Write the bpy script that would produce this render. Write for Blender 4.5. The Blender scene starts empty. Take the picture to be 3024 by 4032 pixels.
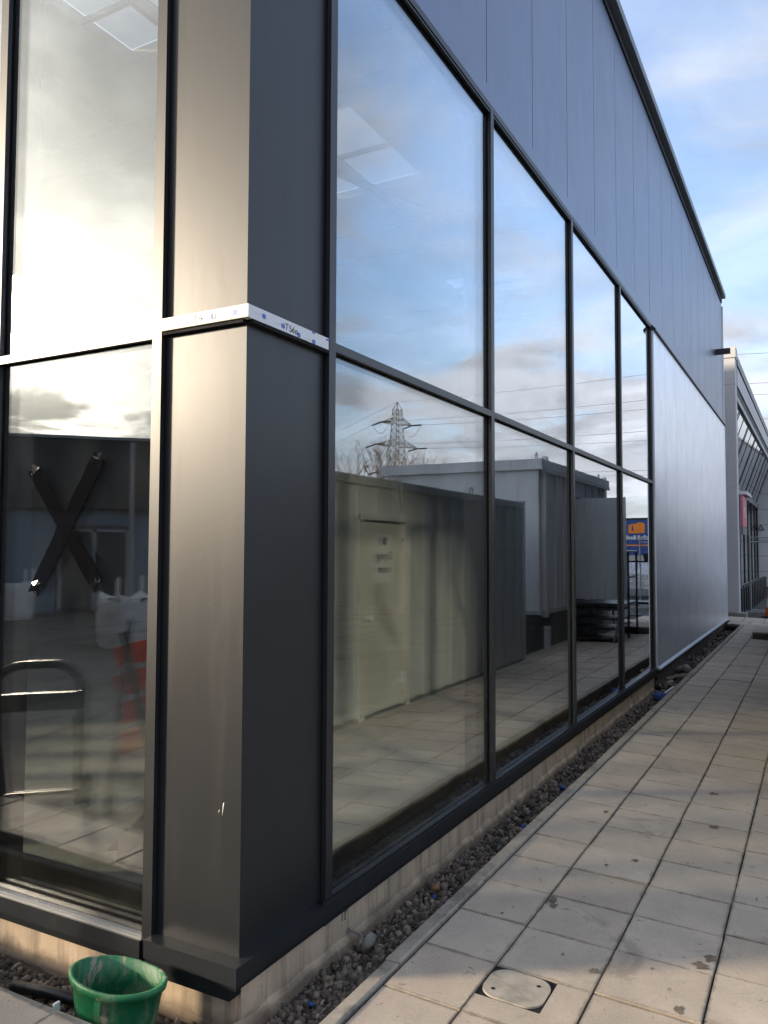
import bpy, math, random
import numpy as np
from mathutils import Vector, Matrix
R = math.radians
rng = random.Random(7)
sc = bpy.context.scene
COL = sc.collection

# ------------------------------------------------------------------ camera
CP = Vector((1.9227, -2.6126, 1.6321))
yaw, pitch, roll = R(28.5059), R(2.8146), 0.003568
fwd = Vector((-math.sin(yaw)*math.cos(pitch), math.cos(yaw)*math.cos(pitch), math.sin(pitch)))
rt = Vector((math.cos(yaw), math.sin(yaw), 0)); up = rt.cross(fwd)
r2 = rt*math.cos(roll)+up*math.sin(roll); u2 = up*math.cos(roll)-rt*math.sin(roll)
cam = bpy.data.cameras.new('camera'); co = bpy.data.objects.new('camera', cam); COL.objects.link(co)
m = Matrix((( r2.x, u2.x, -fwd.x, CP.x), (r2.y, u2.y, -fwd.y, CP.y), (r2.z, u2.z, -fwd.z, CP.z), (0,0,0,1)))
co.matrix_world = m
cam.sensor_fit = 'VERTICAL'; cam.sensor_height = 36; cam.lens = 3149.18/4032*36
cam.clip_start = 0.05; cam.clip_end = 3000
sc.camera = co

# ------------------------------------------------------------------ sun and sky
SUN_AZ, SUN_EL = R(54), R(15)     # azimuth measured from -y towards -x
sd = Vector((-math.sin(SUN_AZ)*math.cos(SUN_EL), -math.cos(SUN_AZ)*math.cos(SUN_EL), math.sin(SUN_EL)))
sl = bpy.data.lights.new('sun', 'SUN'); so = bpy.data.objects.new('sun', sl); COL.objects.link(so)
sl.energy = 2.5; sl.angle = R(5.0); sl.color = (1.0, 0.83, 0.62)
so.rotation_euler = sd.to_track_quat('Z', 'Y').to_euler()
so.location = sd*50

W = bpy.data.worlds.new('World'); sc.world = W; W.use_nodes = True
nt = W.node_tree; nt.nodes.clear()
def nd(t, **k):
    n = nt.nodes.new(t)
    for a, b in k.items(): setattr(n, a, b)
    return n
L = nt.links.new
sky = nd('ShaderNodeTexSky', sky_type='NISHITA'); sky.sun_disc = False
sky.sun_elevation = SUN_EL; sky.sun_rotation = math.atan2(sd.x, sd.y)
sky.altitude = 0; sky.air_density = 1.0; sky.dust_density = 0.8; sky.ozone_density = 3.3
tc = nd('ShaderNodeTexCoord'); sep = nd('ShaderNodeSeparateXYZ'); L(tc.outputs['Generated'], sep.inputs[0])
def mth(op, a, b=None, clamp=False):
    n = nd('ShaderNodeMath', operation=op); n.use_clamp = clamp
    for i, v in enumerate((a, b)):
        if v is None: continue
        if isinstance(v, (int, float)): n.inputs[i].default_value = v
        else: L(v, n.inputs[i])
    return n.outputs[0]
zc = mth('ADD', mth('MAXIMUM', sep.outputs['Z'], 0.0), 0.16)
cx_ = mth('DIVIDE', sep.outputs['X'], zc); cy_ = mth('DIVIDE', sep.outputs['Y'], zc)
cmb = nd('ShaderNodeCombineXYZ'); L(cx_, cmb.inputs[0]); L(cy_, cmb.inputs[1])
def noise(scale, detail, rough, dist=0.0, off=(0, 0, 0), stretch=(1, 1, 1)):
    mp = nd('ShaderNodeMapping'); mp.inputs['Location'].default_value = off; mp.inputs['Scale'].default_value = stretch
    L(cmb.outputs[0], mp.inputs[0])
    n = nd('ShaderNodeTexNoise'); n.inputs['Scale'].default_value = scale; n.inputs['Detail'].default_value = detail
    n.inputs['Roughness'].default_value = rough; n.inputs['Distortion'].default_value = dist
    L(mp.outputs[0], n.inputs['Vector']); return n.outputs[0]
def ramp(v, a, b, smooth=True):
    n = nd('ShaderNodeMapRange'); n.interpolation_type = 'SMOOTHSTEP' if smooth else 'LINEAR'
    L(v, n.inputs['Value']); n.inputs['From Min'].default_value = a; n.inputs['From Max'].default_value = b
    return n.outputs[0]
n1 = noise(1.5, 8, 0.55, 0.6, (5.3, 2.2, 0.3))
n2 = noise(0.55, 4, 0.5, 0.2, (9.3, 4.4, 2.0))
# sunward brightening of the thin cloud (forward scattering)
vn = nd('ShaderNodeVectorMath', operation='DOT_PRODUCT'); L(tc.outputs['Generated'], vn.inputs[0]); vn.inputs[1].default_value = sd
ca = mth('MAXIMUM', vn.outputs['Value'], 0.0)
veil = mth('ADD', mth('MULTIPLY', ramp(n1, 0.40, 0.66), 0.56), mth('ADD', 0.32, mth('MULTIPLY', ramp(sep.outputs['Z'], 0.42, 0.02), 0.58)))
veil = mth('MINIMUM', mth('ADD', veil, mth('MULTIPLY', mth('POWER', ca, 3.0), 0.8)), 0.96)
tex = mth('ADD', 0.70, mth('MULTIPLY', ramp(noise(1.9, 7, 0.55, 0.5, (2.3, 8.2, 1.0)), 0.34, 0.66), 0.55))
glow = mth('MULTIPLY', tex, mth('ADD', mth('MULTIPLY', mth('POWER', ca, 55.0), 12.0), mth('ADD', mth('MULTIPLY', mth('POWER', ca, 6.0), 1.2), 2.1)))
ccol = nd('ShaderNodeMix', data_type='RGBA'); ccol.inputs[6].default_value = (0.90, 0.92, 1.0, 1); ccol.inputs[7].default_value = (1.0, 0.93, 0.78, 1)
L(mth('POWER', ca, 8.0), ccol.inputs[0])
csc = nd('ShaderNodeVectorMath', operation='SCALE'); L(ccol.outputs[2], csc.inputs[0]); L(glow, csc.inputs['Scale'])
mix1 = nd('ShaderNodeMix', data_type='RGBA'); L(veil, mix1.inputs[0]); L(sky.outputs[0], mix1.inputs[6]); L(csc.outputs[0], mix1.inputs[7])
# low scattered cumulus, grey undersides, thicker towards the horizon
n3 = noise(1.5, 6, 0.55, 0.4, (1.4, 7.9, 5.0))
low = mth('MULTIPLY', ramp(n3, 0.51, 0.60), ramp(sep.outputs['Z'], 0.36, 0.14))
low = mth('MULTIPLY', low, 0.8)
dk = nd('ShaderNodeVectorMath', operation='SCALE'); L(ccol.outputs[2], dk.inputs[0]); dk.inputs['Scale'].default_value = 2.0
mix2 = nd('ShaderNodeMix', data_type='RGBA'); L(low, mix2.inputs[0]); L(mix1.outputs[2], mix2.inputs[6]); L(dk.outputs[0], mix2.inputs[7])
bg = nd('ShaderNodeBackground'); bg.inputs['Strength'].default_value = 0.15
L(mix2.outputs[2], bg.inputs['Color'])
wo = nd('ShaderNodeOutputWorld'); L(bg.outputs[0], wo.inputs['Surface'])

vs = sc.view_settings
vs.view_transform = 'Standard'; vs.look = 'None'; vs.gamma = 1.0; vs.use_curve_mapping = False
vs.exposure = 1.5
sc.render.engine = 'CYCLES'
cyc = sc.cycles
cyc.max_bounces = 9; cyc.diffuse_bounces = 3; cyc.glossy_bounces = 5; cyc.transmission_bounces = 8; cyc.transparent_max_bounces = 40
cyc.caustics_reflective = False; cyc.caustics_refractive = False
cyc.use_denoising = True; cyc.use_adaptive_sampling = True; cyc.adaptive_threshold = 0.02; cyc.adaptive_min_samples = 32; cyc.sample_clamp_indirect = 6.0

# ------------------------------------------------------------------ material helper
MATS = {}
class NB:
    def __init__(s, mat): s.nt = mat.node_tree; s.nt.nodes.clear()
    def n(s, t, **k):
        x = s.nt.nodes.new(t)
        for a, b in k.items(): setattr(x, a, b)
        return x
    def l(s, a, b): s.nt.links.new(a, b)
    def coord(s, kind='Object', scale=(1, 1, 1), loc=(0, 0, 0)):
        t = s.n('ShaderNodeTexCoord'); mp = s.n('ShaderNodeMapping')
        mp.inputs['Scale'].default_value = scale; mp.inputs['Location'].default_value = loc
        if kind == 'World':
            g = s.n('ShaderNodeNewGeometry'); s.l(g.outputs['Position'], mp.inputs[0])
        else: s.l(t.outputs[kind], mp.inputs[0])
        return mp.outputs[0]
    def noise(s, vec, scale, detail=4, rough=.55, dist=0):
        x = s.n('ShaderNodeTexNoise'); s.l(vec, x.inputs['Vector'])
        x.inputs['Scale'].default_value = scale; x.inputs['Detail'].default_value = detail
        x.inputs['Roughness'].default_value = rough; x.inputs['Distortion'].default_value = dist
        return x.outputs[0]
    def rng(s, v, a, b, c=0., d=1., smooth=False):
        x = s.n('ShaderNodeMapRange')
        if smooth: x.interpolation_type = 'SMOOTHSTEP'
        s.l(v, x.inputs['Value'])
        for i, q in zip(('From Min', 'From Max', 'To Min', 'To Max'), (a, b, c, d)): x.inputs[i].default_value = q
        return x.outputs[0]
    def math(s, op, a, b=None):
        x = s.n('ShaderNodeMath', operation=op)
        for i, v in enumerate((a, b)):
            if v is None: continue
            if isinstance(v, (int, float)): x.inputs[i].default_value = v
            else: s.l(v, x.inputs[i])
        return x.outputs[0]
    def mix(s, f, a, b):
        x = s.n('ShaderNodeMix', data_type='RGBA')
        for i, v in ((0, f), (6, a), (7, b)):
            if isinstance(v, (int, float)): x.inputs[i].default_value = v
            elif isinstance(v, (tuple, list)): x.inputs[i].default_value = (*v[:3], 1)
            else: s.l(v, x.inputs[i])
        return x.outputs[2]
    def scale(s, c, f):
        x = s.n('ShaderNodeVectorMath', operation='SCALE')
        if isinstance(c, (tuple, list)): x.inputs[0].default_value = c[:3]
        else: s.l(c, x.inputs[0])
        if isinstance(f, (int, float)): x.inputs['Scale'].default_value = f
        else: s.l(f, x.inputs['Scale'])
        return x.outputs[0]
    def bump(s, h, strength=.3, dist=.01):
        x = s.n('ShaderNodeBump'); s.l(h, x.inputs['Height']); x.inputs['Strength'].default_value = strength; x.inputs['Distance'].default_value = dist
        return x.outputs[0]
    def out(s, col, rough=.5, metal=0., normal=None, spec=.5, **kw):
        p = s.n('ShaderNodeBsdfPrincipled'); o = s.n('ShaderNodeOutputMaterial')
        def put(nm, v):
            if isinstance(v, (tuple, list)): p.inputs[nm].default_value = (*v[:3], 1)
            elif isinstance(v, (int, float)): p.inputs[nm].default_value = v
            else: s.l(v, p.inputs[nm])
        put('Base Color', col); put('Roughness', rough); put('Metallic', metal); put('Specular IOR Level', spec)
        for k, v in kw.items(): put(k, v)
        if normal is not None: s.l(normal, p.inputs['Normal'])
        s.l(p.outputs[0], o.inputs[0]); return p
def newmat(name):
    mt = bpy.data.materials.new(name); mt.use_nodes = True; MATS[name] = mt
    return mt, NB(mt)
def plain(name, col, rough=.6, metal=0., var=.12, nscale=6., bumps=.0, spec=.5, kind='World', stain=None, stain_amt=0.):
    mt, b = newmat(name); v = b.coord(kind)
    f = b.noise(v, nscale, 5, .6)
    c = b.scale(col, b.rng(f, .3, .7, 1-var, 1+var))
    if stain:
        g = b.rng(b.noise(v, nscale*.45, 6, .65, .4), .5, .72, 0, stain_amt, True)
        c = b.mix(g, c, stain)
    rr = b.rng(f, .3, .7, max(.02, rough-.07), min(1, rough+.07))
    nm = b.bump(b.noise(v, nscale*9, 4, .6), bumps, .004) if bumps else None
    b.out(c, rr, metal, nm, spec); return mt

# satin metallic grey paint of frames and corner panels
def satin(name, col, rough, metal, dust=.0, bump=.02, ribs=False, spec=.5, wave=.0):
    mt, b = newmat(name); v = b.coord('World')
    f = b.noise(v, 2.2, 5, .6); fine = b.noise(b.coord('World', (60, 60, 14)), 4, 3, .6)
    c = b.scale(col, b.rng(f, .3, .7, .93, 1.07))
    rr = b.rng(b.noise(v, 1.2, 3, .5), .3, .7, rough-.012, rough+.012)
    if dust:
        g = b.rng(b.noise(v, 9, 6, .7, .3), .52, .75, 0, dust, True)
        c = b.mix(g, c, (.16, .15, .13)); 
    nm = b.bump(fine, bump, .001)
    if wave:
        wv = b.noise(b.coord('World', (1, 1, .45)), 1.1, 3, .5)
        nm = b.bump(b.math('ADD', b.math('MULTIPLY', fine, .02), wv), 1.0, wave)
    smear = b.rng(b.noise(b.coord('World', (7, 7, .8)), 1.6, 6, .7, .5), .45, .75, 0, .05, True); rr = b.math('ADD', rr, smear)
    if ribs:
        sp = b.n('ShaderNodeSeparateXYZ'); b.l(b.coord('World'), sp.inputs[0])
        w = b.math('SINE', b.math('MULTIPLY', sp.outputs['Y'], 2*math.pi/.05))
        h = b.math('ADD', b.math('MULTIPLY', w, .022), b.math('ADD', b.math('MULTIPLY', fine, .008), b.noise(b.coord('World', (1, 1, .4)), .9, 3, .5)))
        nm = b.bump(h, 1.0, .009)
    b.out(c, rr, metal, nm, spec); return mt
satin('frame_grey', (.018, .020, .023), .38, .0, .06, spec=.6)
satin('frame_black', (.012, .014, .016), .38, .0, .05)
satin('corner_grey', (.014, .0155, .018), .39, .0, .02, spec=.58, wave=.003)
satin('panel_dark', (.17, .205, .29), .36, .55, .02, ribs=True, spec=1.0)
satin('panel_silver', (.82, .86, .93), .34, .9, .02, ribs=True)
satin('coping_grey', (.22, .23, .24), .45, .2, .08)
plain('soffit_black_shade', (.012, .013, .015), .6)  # near black, so the occlusion shade beneath the coping sits in the colour
plain('joint_black', (.006, .006, .007), .9)

def glass(name, gain, tint, r0=.042):
    mt, b = newmat(name)
    lw = b.n('ShaderNodeLayerWeight'); lw.inputs['Blend'].default_value = .5
    f5 = b.math('POWER', lw.outputs['Facing'], 5.0)
    rf = b.math('ADD', b.math('MULTIPLY', f5, 1-r0), r0)
    rf = b.math('MINIMUM', b.math('MULTIPLY', rf, gain), .97)
    gl = b.n('ShaderNodeBsdfGlossy'); gl.inputs['Roughness'].default_value = 0.0; gl.inputs['Color'].default_value = (.97, .985, 1, 1)
    h = b.noise(b.coord('World'), 1.3, 2, .5)
    b.l(b.bump(h, 1.0, .0005), gl.inputs['Normal'])
    tr = b.n('ShaderNodeBsdfTransparent'); tr.inputs['Color'].default_value = (*tint, 1)
    # a little dust on the pane
    df = b.n('ShaderNodeBsdfDiffuse'); df.inputs['Color'].default_value = (.5, .5, .47, 1)
    dn = b.rng(b.noise(b.coord('World', (1, 1, .35)), 3.5, 7, .68, .4), .42, .8, .001, .012, True)
    mx0 = b.n('ShaderNodeMixShader'); b.l(dn, mx0.inputs[0]); b.l(tr.outputs[0], mx0.inputs[1]); b.l(df.outputs[0], mx0.inputs[2])
    mx = b.n('ShaderNodeMixShader'); b.l(rf, mx.inputs[0]); b.l(mx0.outputs[0], mx.inputs[1]); b.l(gl.outputs[0], mx.inputs[2])
    o = b.n('ShaderNodeOutputMaterial'); b.l(mx.outputs[0], o.inputs[0]); return mt
glass('glass_outer', 2.2, (.98, .988, .984))
glass('glass_inner', 2.2, (.98, .988, .984))
def rooflight():
    mt, b = newmat('rooflight')
    t = b.n('ShaderNodeBsdfTransparent'); t.inputs['Color'].default_value = (.34, .38, .42, 1)
    d = b.n('ShaderNodeBsdfTranslucent'); d.inputs['Color'].default_value = (.42, .46, .5, 1)
    x = b.n('ShaderNodeMixShader'); x.inputs[0].default_value = .45; b.l(t.outputs[0], x.inputs[1]); b.l(d.outputs[0], x.inputs[2])
    o = b.n('ShaderNodeOutputMaterial'); b.l(x.outputs[0], o.inputs[0])
rooflight()

def slabmat():
    mt, b = newmat('slab'); v = b.coord('World')
    oi = b.n('ShaderNodeObjectInfo')
    base = b.mix(oi.outputs['Random'], (.485, .405, .318), (.565, .482, .388))
    f = b.noise(v, 5, 6, .65, .2); c = b.scale(base, b.rng(f, .3, .7, .86, 1.1))
    big = b.rng(b.noise(v, 1.1, 5, .6, .3), .42, .7, 0, .35, True)
    c = b.mix(big, c, (.33, .29, .235))
    st2 = b.rng(b.noise(b.coord('World', (1, 1, 1), (4, 2, 0)), 2.3, 7, .7, .9), .56, .70, 0, .5, True); c = b.mix(st2, c, (.21, .18, .145))
    sp = b.noise(v, 160, 3, .7); c = b.scale(c, b.rng(sp, .25, .75, .8, 1.18))
    spots = b.rng(b.noise(v, 17, 3, .55, .6), .675, .72, 0, .6, True)
    c = b.mix(spots, c, (.12, .105, .09))
    # dirt creeping in from the joints
    tg = b.n('ShaderNodeTexCoord'); s2 = b.n('ShaderNodeSeparateXYZ'); b.l(tg.outputs['Generated'], s2.inputs[0])
    ex = b.math('ABSOLUTE', b.math('SUBTRACT', s2.outputs['X'], .5)); ey = b.math('ABSOLUTE', b.math('SUBTRACT', s2.outputs['Y'], .5))
    e = b.math('ADD', b.math('MAXIMUM', ex, ey), b.math('MULTIPLY', b.math('SUBTRACT', b.noise(v, 13, 4, .7), .5), .09))
    c = b.mix(b.rng(e, .46, .505, 0, .6, True), c, (.10, .085, .065))
    h = b.math('ADD', b.noise(v, 220, 3, .7), b.math('MULTIPLY', b.noise(v, 24, 4, .6), .8))
    b.out(c, b.rng(f, .3, .7, .72, .9), 0, b.bump(h, .35, .003), .35)
slabmat()
def kerbmat():
    mt, b = newmat('kerb'); v = b.coord('World')
    f = b.noise(v, 7, 6, .7, .3); c = b.scale((.38, .335, .275), b.rng(f, .3, .7, .75, 1.15))
    c = b.mix(b.rng(b.noise(v, 3.2, 6, .7, .6), .48, .68, 0, .7, True), c, (.11, .105, .09))
    b.out(c, .88, 0, b.bump(b.noise(v, 120, 4, .7), .5, .004), .3)
kerbmat()
def concmat():
    mt, b = newmat('plinth_concrete'); v = b.coord('World')
    f = b.noise(b.coord('World', (1, 1, .5)), 5, 7, .65, .3); c = b.scale((.62, .485, .345), b.rng(f, .3, .7, .74, 1.14))
    st = b.rng(b.noise(b.coord('World', (5, 5, .35)), 3, 5, .6, .5), .46, .68, 0, .6, True)
    c = b.mix(st, c, (.24, .19, .135))
    pits = b.rng(b.noise(v, 46, 2, .5), .72, .75, 0, .8, True); c = b.mix(pits, c, (.09, .07, .05))
    g = b.n('ShaderNodeNewGeometry'); s2 = b.n('ShaderNodeSeparateXYZ'); b.l(g.outputs['Position'], s2.inputs[0])
    soil = b.rng(b.math('ADD', s2.outputs['Z'], b.math('MULTIPLY', b.noise(v, 6, 5, .65), .16)), -.03, -.10, 0, .8, True)
    c = b.mix(soil, c, (.17, .13, .095))
    b.out(c, .88, 0, b.bump(b.math('SUBTRACT', b.noise(v, 60, 5, .7), b.math('MULTIPLY', pits, .4)), .45, .006), .3)
concmat()
def gravmat():
    mt, b = newmat('gravel_stone')
    at = b.n('ShaderNodeAttribute'); at.attribute_name = 'tone'
    r = b.n('ShaderNodeValToRGB'); e = r.color_ramp.elements
    e[0].position = 0; e[0].color = (.035, .030, .027, 1); e[1].position = 1; e[1].color = (.40, .37, .33, 1)
    for p, cc in ((.25, (.10, .082, .066, 1)), (.5, (.165, .132, .103, 1)), (.72, (.26, .225, .19, 1)), (.85, (.26, .18, .125, 1))):
        q = e.new(p); q.color = cc
    b.l(at.outputs['Fac'], r.inputs[0])
    v = b.coord('World'); c = b.scale(r.outputs[0], b.rng(b.noise(v, 90, 4, .7), .3, .7, .7, 1.25))
    b.out(c, .85, 0, b.bump(b.noise(v, 200, 3, .7), .4, .003), .35)
gravmat()
plain('soil', (.055, .043, .033), .95, var=.35, nscale=14, bumps=.8, stain=(.11, .095, .075), stain_amt=.6)
plain('joint_soil', (.018, .016, .012), .95, var=.4, nscale=30, bumps=.5)
plain('mud', (.17, .135, .10), .9, var=.35, nscale=25)
plain('asphalt', (.055, .055, .055), .9, var=.2, nscale=3, bumps=.5, stain=(.09, .085, .08), stain_amt=.5)
def yardmat():
    mt, b = newmat('yard_blocks'); v = b.coord('World')
    br = b.n('ShaderNodeTexBrick'); b.l(v, br.inputs['Vector']); br.inputs['Scale'].default_value = 1.0
    br.inputs['Brick Width'].default_value = .21; br.inputs['Row Height'].default_value = .11; br.inputs['Mortar Size'].default_value = .006
    br.inputs['Color1'].default_value = (.17, .145, .12, 1); br.inputs['Color2'].default_value = (.11, .10, .09, 1); br.inputs['Mortar'].default_value = (.03, .027, .022, 1)
    c = b.mix(b.rng(b.noise(v, .9, 6, .65, .4), .42, .7, 0, .7, True), br.outputs[0], (.075, .065, .052))
    b.out(c, .85, 0, b.bump(br.outputs['Fac'], -.4, .006), .4)
yardmat()
def floormat():
    mt, b = newmat('floor_concrete'); v = b.coord('World')
    f = b.noise(v, 1.4, 7, .65, .5); c = b.scale((.44, .425, .345), b.rng(f, .3, .7, .6, 1.15))
    c = b.mix(b.rng(b.noise(b.coord('World', (1, .4, 1)), 1.1, 6, .65, .8), .5, .68, 0, .7, True), c, (.13, .12, .10))
    b.out(c, b.rng(f, .3, .7, .45, .75), 0, b.bump(b.noise(v, 30, 4, .6), .2, .003), .45)
floormat()
plain('liner', (.33, .335, .33), .7, var=.08, nscale=.7)
plain('steel_grey', (.13, .135, .14), .55)
plain('film_white', (.80, .81, .82), .32, var=.03, nscale=3)
plain('film_edge', (.55, .53, .42), .5)
plain('print_blue', (.10, .17, .55), .4, var=.3, nscale=300)
plain('pencil', (.10, .10, .10), .6)
plain('marker', (.02, .02, .025), .5)
plain('print_grey', (.55, .55, .57), .5)
_m, _b = newmat('tape_black'); _b.out((.004, .004, .0045), .05, 0, None, .5)
plain('tape_shiny', (.02, .02, .022), .12, var=.2, nscale=40, bumps=.05, spec=.6)
plain('tape_grey', (.03, .03, .028), .55, var=.2, nscale=20)
def bucketmat():
    mt, b = newmat('bucket_green'); v = b.coord('Object')
    f = b.noise(v, 9, 5, .6); c = b.scale((.013, .150, .058), b.rng(f, .3, .7, .75, 1.2))
    g = b.rng(b.noise(b.coord('Object', (1, 1, .45)), 10, 7, .7, .6), .46, .66, 0, .65, True)
    c = b.mix(g, c, (.19, .24, .15))
    g2 = b.rng(b.noise(b.coord('Object', (1, 1, .5), (3, 1, 2)), 9, 5, .6, .8), .56, .62, 0, .85, True)
    c = b.mix(g2, c, (.34, .27, .20))
    b.out(c, b.rng(g, 0, 1, .42, .85), 0, b.bump(b.noise(v, 60, 4, .6), .15, .003), .5)
bucketmat()
plain('black_plastic', (.012, .012, .013), .35, bumps=.1)
plain('black_steel', (.014, .014, .015), .35)
plain('galv', (.34, .35, .36), .45, metal=.6)
plain('white_plastic', (.78, .78, .76), .5)
plain('blue_plastic', (.01, .07, .30), .5)
plain('blue_cloth', (.06, .10, .32), .9, bumps=.3)
plain('orange_scrap', (.36, .19, .08), .8)
plain('timber', (.38, .30, .19), .8, var=.25, nscale=25, bumps=.2)
plain('rubble', (.28, .26, .23), .95, var=.25, nscale=15, bumps=.6)
plain('cover_concrete', (.40, .36, .295), .85, var=.2, nscale=14, bumps=.3, stain=(.2, .175, .14), stain_amt=.8)
def cabinmat(name, col, rust):
    mt, b = newmat(name); v = b.coord('World')
    f = b.noise(b.coord('World', (1, 1, .25)), 2.5, 6, .65, .3); c = b.scale(col, b.rng(f, .3, .7, .84, 1.1))
    c = b.mix(b.rng(b.noise(b.coord('World', (6, 6, .5)), 2.2, 5, .6, .4), .55, .75, 0, .35, True), c, (.20, .19, .15))
    c = b.mix(b.rng(b.noise(v, 14, 5, .65), .7, .74, 0, rust, True), c, (.10, .045, .02))
    b.out(c, .5, 0, b.bump(b.noise(v, 5, 3, .5), .05, .01), .4)
cabinmat('cabin_olive', (.46, .495, .485), .5)
cabinmat('cabin_door', (.66, .67, .60), .4)
cabinmat('cabin_white', (.82, .82, .81), .15)
cabinmat('cabin_grey', (.58, .59, .58), .2)
plain('cabin_base', (.03, .04, .036), .8)
plain('pillar_white', (.56, .56, .57), .5, var=.05, nscale=1.2)
plain('fascia_grey', (.47, .49, .51), .45, var=.06, nscale=.9, metal=.2)
plain('wall_white', (.60, .61, .61), .55, var=.06, nscale=.8)
plain('sign_pink', (.60, .17, .22), .5, var=.06)
plain('sign_grey', (.20, .20, .20), .6)
plain('white_paint', (.74, .74, .73), .5, var=.05)
plain('red_plastic', (.80, .06, .02), .45, var=.15)
plain('orange_plastic', (.75, .11, .025), .5, var=.15)
plain('bag_white', (.62, .62, .60), .7, var=.12, nscale=8, bumps=.3)
plain('shed_dark', (.035, .037, .040), .6, var=.1)
plain('shed_blue', (.16, .20, .25), .55, var=.08, nscale=.5)
plain('shed_frame', (.25, .26, .27), .5)
plain('shed_glass', (.03, .035, .04), .12)
plain('mirror_glass', (.50, .52, .55), .06, metal=.9, var=.05)
plain('pylon_steel', (.085, .085, .085), .7)
plain('wire', (.10, .10, .11), .5)
plain('bark', (.085, .065, .05), .9, var=.2)
plain('board_blue', (.02, .075, .28), .4)
plain('board_orange', (.95, .27, .02), .4)
plain('brick_dark', (.095, .075, .062), .9, var=.3, nscale=8, bumps=.5)
plain('car_silver', (.45, .46, .48), .25, metal=.6)
plain('tyre', (.015, .015, .015), .8)
plain('lamp_white', (.8, .8, .78), .3)

# ------------------------------------------------------------------ mesh helpers
class MB:
    def __init__(s): s.v = []; s.f = []
    def add(s, v, f):
        o = len(s.v); s.v += [tuple(p) for p in v]; s.f += [tuple(i+o for i in q) for q in f]; return s
    def box(s, x0, x1, y0, y1, z0, z1):
        return s.add([(x0,y0,z0),(x1,y0,z0),(x1,y1,z0),(x0,y1,z0),(x0,y0,z1),(x1,y0,z1),(x1,y1,z1),(x0,y1,z1)],
                     [(0,3,2,1),(4,5,6,7),(0,1,5,4),(1,2,6,5),(2,3,7,6),(3,0,4,7)])
    def bbox(s, x0, x1, y0, y1, z0, z1, b=.004):          # box with chamfered top edges
        return s.add([(x0,y0,z0),(x1,y0,z0),(x1,y1,z0),(x0,y1,z0),(x0,y0,z1-b),(x1,y0,z1-b),(x1,y1,z1-b),(x0,y1,z1-b),
                      (x0+b,y0+b,z1),(x1-b,y0+b,z1),(x1-b,y1-b,z1),(x0+b,y1-b,z1)],
                     [(0,3,2,1),(8,9,10,11),(0,1,5,4),(1,2,6,5),(2,3,7,6),(3,0,4,7),(4,5,9,8),(5,6,10,9),(6,7,11,10),(7,4,8,11)])
    def quad(s, a, b, c, d): return s.add([a, b, c, d], [(0,1,2,3)])
    def bar(s, a, b, r, n=4, r2=None):                    # prism between two points
        a = Vector(a); b = Vector(b); d = (b-a)
        if d.length < 1e-6: return s
        d.normalize(); t = Vector((0,0,1)) if abs(d.z) < .9 else Vector((1,0,0))
        p = d.cross(t).normalized(); q = d.cross(p)
        r2 = r if r2 is None else r2; vv = []
        for c, rr in ((a, r), (b, r2)):
            for i in range(n):
                w = 2*math.pi*(i+.5)/n; vv.append(c+p*math.cos(w)*rr+q*math.sin(w)*rr)
        ff = [(i, (i+1) % n, n+(i+1) % n, n+i) for i in range(n)]
        ff += [tuple(range(n-1, -1, -1)), tuple(range(n, 2*n))]
        return s.add(vv, ff)
    def tube(s, pts, r, n=8):
        pts = [Vector(p) for p in pts]; vv = []; prev = None
        for i, p in enumerate(pts):
            d = (pts[min(i+1, len(pts)-1)]-pts[max(i-1, 0)]).normalized()
            if prev is None:
                t = Vector((0,0,1)) if abs(d.z) < .9 else Vector((1,0,0)); u = d.cross(t).normalized()
            else: u = (prev-d*prev.dot(d)).normalized()
            prev = u; w = d.cross(u); rr = r[i] if isinstance(r, (list, tuple)) else r
            for k in range(n):
                a = 2*math.pi*k/n; vv.append(p+u*math.cos(a)*rr+w*math.sin(a)*rr)
        ff = []
        for i in range(len(pts)-1):
            for k in range(n): ff.append((i*n+k, i*n+(k+1) % n, (i+1)*n+(k+1) % n, (i+1)*n+k))
        ff += [tuple(range(n-1, -1, -1)), tuple(range((len(pts)-1)*n, len(pts)*n))]
        return s.add(vv, ff)
    def lathe(s, prof, n=32, close=False):                # prof: (r,z) list
        vv = [(r*math.cos(2*math.pi*k/n), r*math.sin(2*math.pi*k/n), z) for r, z in prof for k in range(n)]
        ff = [(i*n+k, i*n+(k+1) % n, (i+1)*n+(k+1) % n, (i+1)*n+k) for i in range(len(prof)-1) for k in range(n)]
        return s.add(vv, ff)
    def prism(s, pts, z0, z1):                            # polygon xy extruded in z
        n = len(pts); vv = [(x,y,z0) for x, y in pts]+[(x,y,z1) for x, y in pts]
        ff = [(i, (i+1) % n, n+(i+1) % n, n+i) for i in range(n)]+[tuple(range(n-1,-1,-1)), tuple(range(n, 2*n))]
        return s.add(vv, ff)
    def mesh(s, name, mat, smooth=False):
        me = bpy.data.meshes.new(name); me.from_pydata(s.v, [], s.f); me.update()
        me.materials.append(MATS[mat])
        if smooth: me.polygons.foreach_set('use_smooth', [True]*len(me.polygons))
        return me
    def obj(s, name, mat, parent=None, smooth=False):
        return link(name, s.mesh(name, mat, smooth), parent)
def link(name, me, parent=None):
    o = bpy.data.objects.new(name, me); COL.objects.link(o)
    if parent is not None: o.parent = parent
    return o
def box(name, mat, parent, *a): return MB().box(*a).obj(name, mat, parent)
def tag(o, label=None, cat=None, group=None, kind=None):
    if label: o['label'] = label
    if cat: o['category'] = cat
    if group: o['group'] = group
    if kind: o['kind'] = kind
    return o
def thing(name, label, cat, loc=(0,0,0), rz=0., group=None):
    o = bpy.data.objects.new(name, None); COL.objects.link(o); o.location = loc; o.rotation_euler = (0,0,rz)
    o.empty_display_size = .1
    return tag(o, label, cat, group)
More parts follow.
